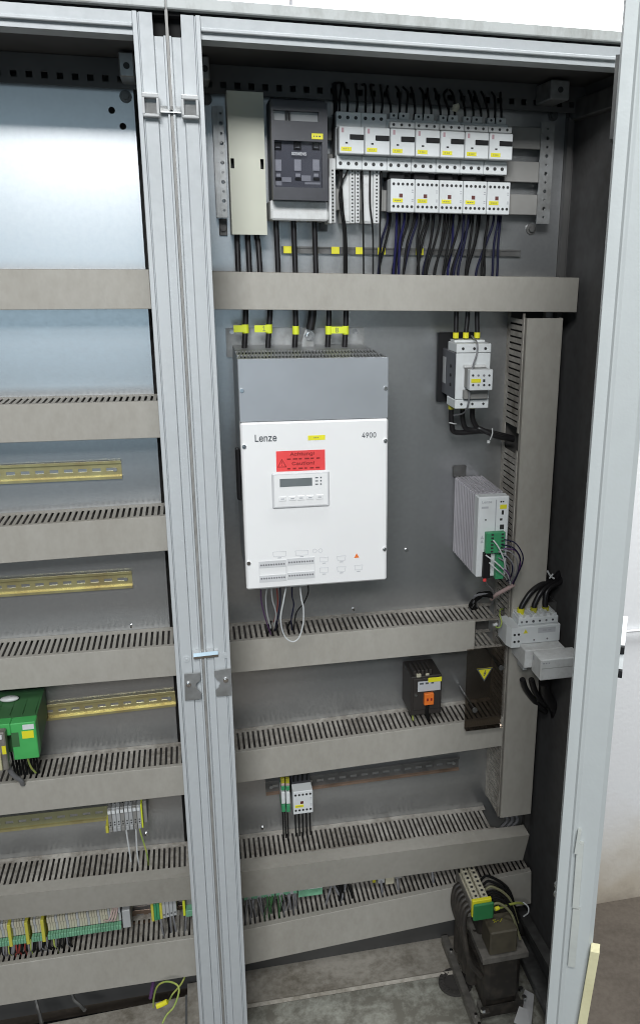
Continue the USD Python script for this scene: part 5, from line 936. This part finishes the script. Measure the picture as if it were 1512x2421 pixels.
# terminal block on top
gy = 0.20
u, v = at('tr', 400, 610, gy), at('tr', 583, 440, gy); gz0, gz1 = u[2], v[2]
back = onZ(*g('tr', 300, 160), gz1); backr = onZ(*g('tr', 430, 150), gz1)
tb = thing('terminal_block', 'beige terminal block with green end cap on top of the floor transformer', 'terminal block', ((u[0] + v[0]) / 2, gy, gz0), None)
gx0, gx1 = u[0] + 0.0005, v[0] - 0.0005
part(tb, 'end_cap', [bx(gx0, gx1, gy, gy + 0.007, gz0, gz1 - 0.001, 0.003)], 'endgreen')
part(tb, 'end_plate', [bx(gx0 - 0.001, gx1 - 0.004, gy + 0.0072, gy + 0.016, gz0 + 0.006, gz1 + 0.004, 0.001)], 'yellow')
ye = max(back[1], 0.30); nT = 7; wT = (gx1 - gx0 - 0.006)
for k in range(nT):
    y0 = gy + 0.0165 + k * (ye - gy - 0.0165) / nT; y1 = y0 + (ye - gy - 0.0165) / nT - 0.0006
    s_ = part(tb, 'terminal', [bx(gx0, gx0 + wT, y0, y1, gz0 + 0.004, gz1 - 0.010, 0.0006), bx(gx0 + 0.004, gx0 + 0.019, y0, y1, gz1 - 0.0098, gz1 + 0.003, 0.001), bx(gx0 + wT - 0.018, gx0 + wT - 0.003, y0, y1, gz1 - 0.0098, gz1 + 0.003, 0.001)], 'sand')
    part(s_, 'clamp_hole', [cyl((x, (y0 + y1) / 2, gz1 + 0.003), 0.0034, 0.0016, 'z', 10) for x in (gx0 + 0.0115, gx0 + wT - 0.0105)], 'screw_hole')
part(tb, 'rail', [bx(gx0 + 0.010, gx1 - 0.004, gy + 0.02, min(ye, 0.30), gz0 - 0.004, gz0 + 0.0035), bx(gx0 - 0.002, gx0 - 0.0002, gy + 0.02, ye + 0.008, gz0 + 0.006, gz1 - 0.006)], 'frameplate')
for k in range(6):
    y = gy + 0.022 + (ye - gy - 0.04) * k / 5
    cable([(gx0 + 0.001, y, gz0 + 0.018), (gx0 - 0.012, y - 0.002, gz0 + 0.008), (gx0 - 0.017, y - 0.012, gz0 - 0.03), (gx0 - 0.008 + 0.002 * k, y - 0.03, tz1 - 0.005), (tx0 - 0.004, y - 0.035, tz1 - 0.05)], 0.0062, 'iron', 'winding_lead', 'black lead arching from the terminal block to the transformer windings', 'leads left of the terminal block', 'wire', 8)
    cable([(gx1 - 0.001, y, gz0 + 0.016), (gx1 + 0.02, y, gz0 + 0.018 + 0.002 * k), (gx1 + 0.045 + 0.004 * k, y - 0.012, gz0 - 0.004), (gx1 + 0.062 + 0.004 * k, y - 0.03, gz0 - 0.06)], 0.003, 'wblack' if k % 3 else 'olive', 'winding_lead', 'dark lead arching from the terminal block to the right', 'leads right of the terminal block', 'wire', 7)
yw = thing('earth_wire', 'yellow green earth wire arching right from the green end cap', 'wire', (gx1, gy + 0.012, gz0 + 0.02))
q = [(585, 500), (640, 485), (700, 462), (770, 448), (820, 452)]
part(yw, 'wire', tube([at('tr', x, y, gy + 0.012 + 0.01 * i) for i, (x, y) in enumerate(q)], 0.0028, 7), 'wyg')
c = at('tr', 596, 497, gy + 0.012); part(yw, 'sleeve', tube([c + [-0.003, 0, 0.0], c + [0.006, 0.001, 0.001]], 0.0045, 9), 'yellow')
cable([at('tr', x, y, gy + 0.05 - 0.012 * i) for i, (x, y) in enumerate(((820, 440), (862, 480), (862, 530), (825, 560)))], 0.0016, 'wwhite', 'thin_loop', 'thin pale wire loop hanging right of the transformer', None, 'wire', 6)
# support rails of the transformer, bright strip beside it
a, b = onZ(*g('tr', 150, 700), 0.02), onZ(*g('tr', 430, 1440), 0.02)
rs = thing('support_rail', 'dusty steel rail left under the transformer', 'rail', (a[0], a[1], 0))
m0 = hull(*[(x + dx, y, z) for x, y in ((a[0], a[1] - 0.01), (b[0], 0.145)) for dx in (-0.008, 0.008) for z in (0.0005, 0.022)]); part(rs, 'channel', m0, 'frameplate')
for y in (0.18, 0.205, 0.40): part(rs, 'bolt', cyl((a[0] + (b[0] - a[0]) * (a[1] - y) / (a[1] - b[1]) + 0.002, y, 0.024), 0.004, 0.005, 'z', 8), 'chrome')
single('support_rail', [bx(0.655, 0.672, 0.145, 0.42, 0.0005, 0.022, 0.001)], 'frameplate', 'dusty steel rail right under the transformer', 'rail')
single('cross_rail', [plate(sbox(0.572, 0.001, 0.652, 0.02).difference(unary_union([Point(x, 0.010).buffer(0.004, 8) for x in np.arange(0.582, 0.65, 0.015)])), 0.150, 0.153)], 'frameplate', 'perforated cross rail in front of the transformer feet', 'rail')
q0, q1 = onZ(*g('tr', 850, 1170), 0.04), onZ(*g('tr', 785, 1440), 0.06)
single('bent_strip', [hull(q0 + [-0.004, 0, 0], q0 + [0.02, 0, -0.02], q1 + [-0.012, 0, 0.0], q1 + [0.03, 0, -0.03], q0 + [-0.002, 0, -0.002], q1 + [-0.01, 0, -0.003], q1 + [0.03, 0.003, -0.033])], 'film', 'bright bent strip of film lying right of the transformer', 'strip')

# ================================================================== left bay
r1 = din_rail('highest yellow slotted rail in the left bay', (0, 605.3 + 1035 / 2), (287, 605.3 + 1010 / 2), XL)
r2 = din_rail('second yellow slotted rail in the left bay', (0, 1210.5 + 362 / 2), (312, 1210.5 + 320 / 2), XL)
a = g('lm', 345, 308); b = g('lm', 1395, 190)
r3 = din_rail('yellow slotted rail right of the green module', a, b, XL)
r4 = din_rail('dark yellow rail carrying the short grey terminal strip', (0, 1815.8 + 272 / 2), (345, 1815.8 + 195 / 2), XL, web='olive')
r5 = din_rail('coppery rail behind the long green edged terminal row', g('bl', 0, 560), g('bl', 1320, 410), XL, mat='copper')
# green module
GY = 0.265
gzt = at('lm', 300, 370, GY)[2]; gzb = at('lm', 310, 660, GY)[2]; gx1_ = at('lm', 292, 480, GY)[0]; gx0_ = at('lm', 98, 560, GY)[0]
zbk = at('lm', 330, 175, 0.385)[2]
gm = thing('green_module', 'bright green electronics module on the rail at the left edge', 'module', (gx1_, PLATE, gzb))
part(gm, 'front', [bx(gx0_, gx1_, GY, GY + 0.025, gzb, gzt, 0.0015), bx(gx0_ - 0.14, gx0_ - 0.0003, GY + 0.001, GY + 0.025, gzt - 0.024, gzt, 0.001)], 'green')
part(gm, 'housing', [hull(*[(x, y, z) for x in (gx0_ - 0.14, gx1_ - 0.001) for y, z in ((GY + 0.0255, gzt - 0.001), (GY + 0.0255, gzb + 0.004), (0.391, gzt + 0.004), (0.391, gzb + 0.02))])], 'dgreen')
part(gm, 'rib', [bx(x, x + 0.001, GY + 0.03, 0.385, gzt - 0.001, gzt + 0.0025) for x in np.arange(gx0_ - 0.05, gx1_ - 0.005, 0.022)], 'dgreen')
u, v = at('lm', 176, 398, GY), at('lm', 272, 428, GY); part(gm, 'label', bx(u[0], v[0], GY - 0.0006, GY - 0.0001, v[2], u[2]), 'white')
u, v = at('lm', 172, 450, GY), at('lm', 272, 498, GY); part(gm, 'label', bx(u[0], v[0], GY - 0.0006, GY - 0.0001, v[2], u[2]), 'yellow', 'yellow label')
u, v = at('lm', 100, 462, GY), at('lm', 160, 570, GY); part(gm, 'socket', bx(gx0_ + 0.0005, v[0], GY - 0.0004, GY + 0.001, v[2], u[2]), 'dgreen')
u, v = at('lm', -60, 470, GY - 0.02), at('lm', 72, 760, GY - 0.02)
bp_ = thing('plug_block', 'brown and white plug block in front of the green module', 'connector', (v[0], GY, v[2]))
part(bp_, 'body', [bx(u[0], v[0], GY - 0.02, GY - 0.001, v[2], u[2], 0.002)], 'frameplate'); part(bp_, 'cap', [bx(u[0], v[0] - 0.004, GY - 0.024, GY - 0.0202, u[2] - 0.012, u[2] - 0.003, 0.001)], 'white_dusty')
a, b = at('lm', 12, 570, GY - 0.021), at('lm', 52, 630, GY - 0.021); part(bp_, 'label', bx(a[0], b[0], GY - 0.0212, GY - 0.0201, b[2], a[2]), 'yellow')
a, b = at('lm', -20, 640, GY - 0.03), at('lm', 18, 768, GY - 0.03); part(bp_, 'side_tab', bx(a[0], b[0], GY - 0.028, GY - 0.0202, b[2], a[2], 0.001), 'foam')
cable([at('lm', x, y, GY - 0.012 + 0.012 * i) for i, (x, y) in enumerate(((55, 690), (70, 740), (110, 800), (165, 840), (180, 870)))], 0.0045, 'wgrey', 'module_cable', 'grey cable curving from the plug block into the duct', None, 'cable')
cable([at('lm', x, y, GY + 0.006 + 0.01 * i) for i, (x, y) in enumerate(((218, 640), (228, 690), (250, 740), (285, 780)))], 0.0018, 'wyg', 'earth_wire', 'yellow wire dropping from the green module', None, 'wire', 6)
for k in range(9):
    xq = 95 + 24 * k; a = at('lm', xq, 690, 0.33); z1 = L5.zb + L5.h + L5.sl * (a[0] - L5.x0)
    cable([(a[0], 0.335, gzb + 0.006), (a[0] + 0.001, 0.33, gzb - 0.012), (a[0] + 0.003, 0.335, z1 - 0.02)], 0.0021, 'wblack', 'module_wire', 'black wire under the green module', 'wires under the green module', 'wire', 5)
c = at('lm', 75, 190, 0.35); single('screw_cap', [trimesh.creation.icosphere(2, 0.009).apply_transform(np.diag([1.9, 1.0, 0.6, 1.0])).apply_translation(c)], 'tie', 'white blob like cap above the green module', 'cap', smooth=True)
# short grey terminal strip
SY = 0.335
q0, q1 = (505, 238), (672, 222)
def b7(x, y, Y): return onY(x / 2, 1815.8 + y / 2, Y)
a, b = b7(515, 300, SY), b7(672, 285, SY); top = b7(590, 190, SY)[2]; bot = (a[2] + b[2]) / 2 - 0.003
ts = thing('terminal_strip', 'short strip of grey terminals with white wires below, in the left bay', 'terminal strip', ((a[0] + b[0]) / 2, PLATE, bot)); nS = 8; wS = (b[0] - a[0]) / nS
for k in range(nS):
    x = a[0] + k * wS; s_ = part(ts, 'terminal', [bx(x, x + wS - 0.0006, SY + 0.004, 0.391, bot, top, 0.0008), bx(x + 0.0004, x + wS - 0.001, SY, SY + 0.0039, top - 0.012, top - 0.001, 0.0006), bx(x + 0.0004, x + wS - 0.001, SY, SY + 0.0039, bot + 0.001, bot + 0.011, 0.0006)], 'lgrey' if k % 3 else 'grey')
    part(s_, 'marker', bx(x + 0.0008, x + wS - 0.0014, SY - 0.0008, SY - 0.0001, top - 0.010, top - 0.003), 'white'); part(s_, 'clamp_hole', [cyl((x + wS / 2, SY + 0.004, bot + f), 0.0016, 0.001, n=8) for f in (0.015, 0.021)], 'screw_hole')
part(ts, 'end_plate', bx(a[0] - 0.006, a[0] - 0.0003, SY - 0.002, 0.391, bot + 0.001, bot + 0.017, 0.001), 'dull_yellow'); part(ts, 'end_plate', bx(b[0], b[0] + 0.003, SY - 0.002, 0.391, bot + 0.003, top + 0.004, 0.0006), 'ytag'); part(ts, 'end_bracket', bx(b[0] + 0.0032, b[0] + 0.011, SY + 0.01, 0.391, bot + 0.006, top + 0.002, 0.001), 'grey')
z1 = L6.zb + L6.h + L6.sl * (a[0] - L6.x0)
for k, (xq, xe, mt, lab) in enumerate(((598, 612, 'wwhite', 'left white wire under the short grey terminal strip'), (643, 648, 'wwhite', 'right white wire under the short grey terminal strip'), (664, 692, 'wyg', 'yellow green wire under the short grey terminal strip'))):
    u = b7(xq, 305, SY + 0.012); v = b7(xe, 398, SY + 0.012); cable([(u[0], SY + 0.012, bot + 0.004), u, (v[0], SY + 0.012, v[2]), (v[0] + 0.001, SY + 0.02, z1 - 0.02)], 0.0017, mt, 'strip_wire', lab, None, 'wire', 6)
zt5 = L5.zb
for k in range(7):
    x = a[0] + (k + 0.6) * wS; cable([(x, SY + 0.02, top - 0.002), (x, SY + 0.02, top + 0.012), (x + 0.001, SY + 0.03, zt5 + 0.01)], 0.0016, 'wblack' if k % 2 else 'wgrey', 'strip_wire', 'thin wire rising from the short grey terminal strip', 'wires above the short terminal strip', 'wire', 5)
# long terminal row at the bottom
LY = 0.325
def row_z(xq, zq): return at('bl', xq, zq, LY)
a, b = row_z(-20, 640), row_z(832, 515); slp = (b[2] - a[2]) / (b[0] - a[0]); xs0 = -0.60
lt = thing('terminal_row', 'long row of grey terminals with a mint green front edge and yellow dividers', 'terminal row', (xs0, PLATE, a[2] + slp * (xs0 - a[0])))
zc = lambda x: a[2] + slp * (x - a[0])
dvx = [row_z(x, 560)[0] for x in (65, 183, 292)]
nn = int((b[0] - xs0) / 0.0052)
for k in range(nn):
    x = xs0 + k * 0.0052
    if any(abs(x + 0.002 - d_) < 0.005 for d_ in dvx): continue
    z = zc(x); s_ = part(lt, 'terminal', [bx(x, x + 0.0046, LY + 0.012, 0.391, z + 0.006, z + 0.044), bx(x, x + 0.0046, LY + 0.006, LY + 0.0118, z + 0.030, z + 0.0435, 0.0005)], 'sand' if k % 4 else 'lgrey')
    part(lt, 'plug', bx(x, x + 0.0047, LY - 0.001, LY + 0.0115, z - 0.006, z + 0.0055, 0.0006), 'mint')
for d_ in dvx: part(lt, 'end_plate', bx(d_ - 0.0032, d_ + 0.0032, LY - 0.003, 0.391, zc(d_) - 0.008, zc(d_) + 0.046, 0.0008), 'dull_yellow')
xe = row_z(850, 470)[0]; part(lt, 'end_bracket', bx(xe - 0.008, xe + 0.008, LY - 0.001, 0.391, zc(xe) - 0.004, zc(xe) + 0.040, 0.001), 'lgrey')
for k in range(3):
    u, v = at('bl', 700 + 25 * k, 475, LY), at('bl', 775 + 12 * k, 400, LY); cable([u, ((u[0] + v[0]) / 2, LY - 0.008, (u[2] + v[2]) / 2 - 0.003), v + [0, 0.02, 0.01]], 0.0016, 'wpink', 'strip_wire', 'pale wire bowed over the right end of the long terminal row', 'pale wires on the long terminal row', 'wire', 6)
rr = np.random.default_rng(21)
for k in range(34):
    xq = 8 + k * 14 + rr.uniform(-5, 5); u = row_z(xq, 640 - xq * 0.15 + 8); z1 = L7.zb + L7.h + L7.sl * (u[0] - L7.x0); dx = rr.uniform(-0.012, 0.008)
    mt = 'wred' if 95 < xq < 165 and k % 2 else ('wyg' if k % 11 == 3 else rr.choice(['wblack', 'wblack', 'wgrey']))
    cable([(u[0], LY + 0.004, u[2] + 0.002), (u[0] + dx * 0.3, LY - 0.002, u[2] - 0.018), (u[0] + dx, LY + 0.006, z1 + 0.003), (u[0] + dx, LY + 0.014, z1 - 0.02)], 0.0016, mt, 'strip_wire', 'thin wire from the long terminal row into the lowest duct of the left bay', 'wires under the long terminal row', 'wire', 5)
u, v = at('bl', 1020, 485, LY), at('bl', 1088, 370, LY); xa = u[0]; wa = (v[0] - u[0]) / 4
t = thing('terminal_block', 'yellow and green earth terminals right of the long row', 'terminal', ((u[0] + v[0]) / 2, PLATE, u[2]))
for k in range(4): part(t, 'terminal', bx(xa + k * wa, xa + (k + 1) * wa - 0.0005, LY, 0.391, u[2] + 0.001 * k, v[2] + 0.004, 0.0008), 'dull_yellow' if k in (0, 3) else 'cgreen')
u, v = at('bl', 1092, 470, LY), at('bl', 1184, 355, LY); xa = u[0]; wa = (v[0] - u[0]) / 4
t = thing('terminal_block', 'grey terminals beside the yellow and green earth terminals', 'terminal', ((u[0] + v[0]) / 2, PLATE, u[2]))
for k in range(4):
    s_ = part(t, 'terminal', [bx(xa + k * wa, xa + (k + 1) * wa - 0.0006, LY + 0.003, 0.391, u[2] + 0.001 * k, v[2] + 0.004, 0.0008)], 'lgrey'); part(s_, 'clamp_hole', cyl((xa + (k + 0.5) * wa, LY + 0.003, u[2] + 0.009 + 0.001 * k), 0.0018, 0.001, n=8), 'screw_hole')
u, v = at('bl', 1232, 452, LY), at('bl', 1312, 350, LY)
t = thing('terminal_block', 'small green and yellow terminal group next to the cabinet posts', 'terminal', ((u[0] + v[0]) / 2, PLATE, u[2]))
part(t, 'divider', bx(u[0], u[0] + 0.005, LY, 0.391, u[2] + 0.002, v[2] + 0.006, 0.0008), 'ytag'); part(t, 'plug', bx(u[0] + 0.0055, u[0] + 0.026, LY, LY + 0.02, u[2] - 0.002, u[2] + 0.014, 0.001), 'mint'); part(t, 'body', bx(u[0] + 0.0055, v[0] + 0.004, LY + 0.0202, 0.391, u[2], v[2] + 0.004), 'grey')
for k in range(10):
    xq = 1075 + 22 * k + rr.uniform(-5, 5); w_ = row_z(xq, 478 - (xq - 1075) * 0.12); z1 = L7.zb + L7.h + L7.sl * (w_[0] - L7.x0); dx = rr.uniform(-0.008, 0.008)
    cable([(w_[0], LY + 0.012, w_[2] + 0.012), (w_[0] + dx * 0.4, LY + 0.004, w_[2] - 0.012), (w_[0] + dx, LY + 0.012, z1 - 0.02)], 0.0019, rr.choice(['wgrey', 'wblack', 'frameplate']), 'strip_wire', 'dark wire under the terminals beside the cabinet posts', 'wires under the right hand terminals of the left bay', 'wire', 5)
# loose wires over the floor of the left bay
zfl = 0.004
def fw(pp, Y0, Y1, r_, mt, nm, lab, ct='wire'):
    n_ = len(pp); return cable([at('bl', x, y, Y0 + (Y1 - Y0) * i / (n_ - 1)) for i, (x, y) in enumerate(pp)], r_, mt, nm, lab, None, ct, 7)
fw([(1248, 838), (1215, 905), (1160, 970), (1130, 1020), (1080, 1045), (1055, 1040)], 0.33, 0.26, 0.0019, 'wyg', 'earth_wire', 'yellow green wire hanging straight down over the floor opening')
fw([(1030, 1060), (1035, 985), (1060, 915), (1110, 888), (1165, 895), (1200, 925), (1195, 985), (1165, 1060), (1120, 1110), (1090, 1169)], 0.28, 0.19, 0.0019, 'wyg', 'earth_wire', 'yellow green wire bent in a wide loop over the floor sheet')
c = at('bl', 1085, 1040, 0.25); single('wire_lug', tube([c + [-0.010, 0, -0.003], c, c + [0.012, 0, 0.005]], 0.0055, 8), 'yellow', 'yellow lug at the end of the looped earth wire', 'lug')
fw([(1035, 860), (1022, 930), (1010, 1000)], 0.36, 0.35, 0.0038, 'wpurple', 'purple_wire', 'purple wire dropping behind the lowest duct of the left bay')
fw([(480, 960), (500, 1010), (545, 1050), (570, 1080)], 0.38, 0.34, 0.0042, 'dull_steel', 'grey_cable', 'grey cable in the dark opening, right one of two', 'cable')
fw([(240, 1010), (255, 1070), (270, 1120), (280, 1169)], 0.38, 0.34, 0.0042, 'dull_steel', 'grey_cable', 'grey cable in the dark opening, left one of two', 'cable')
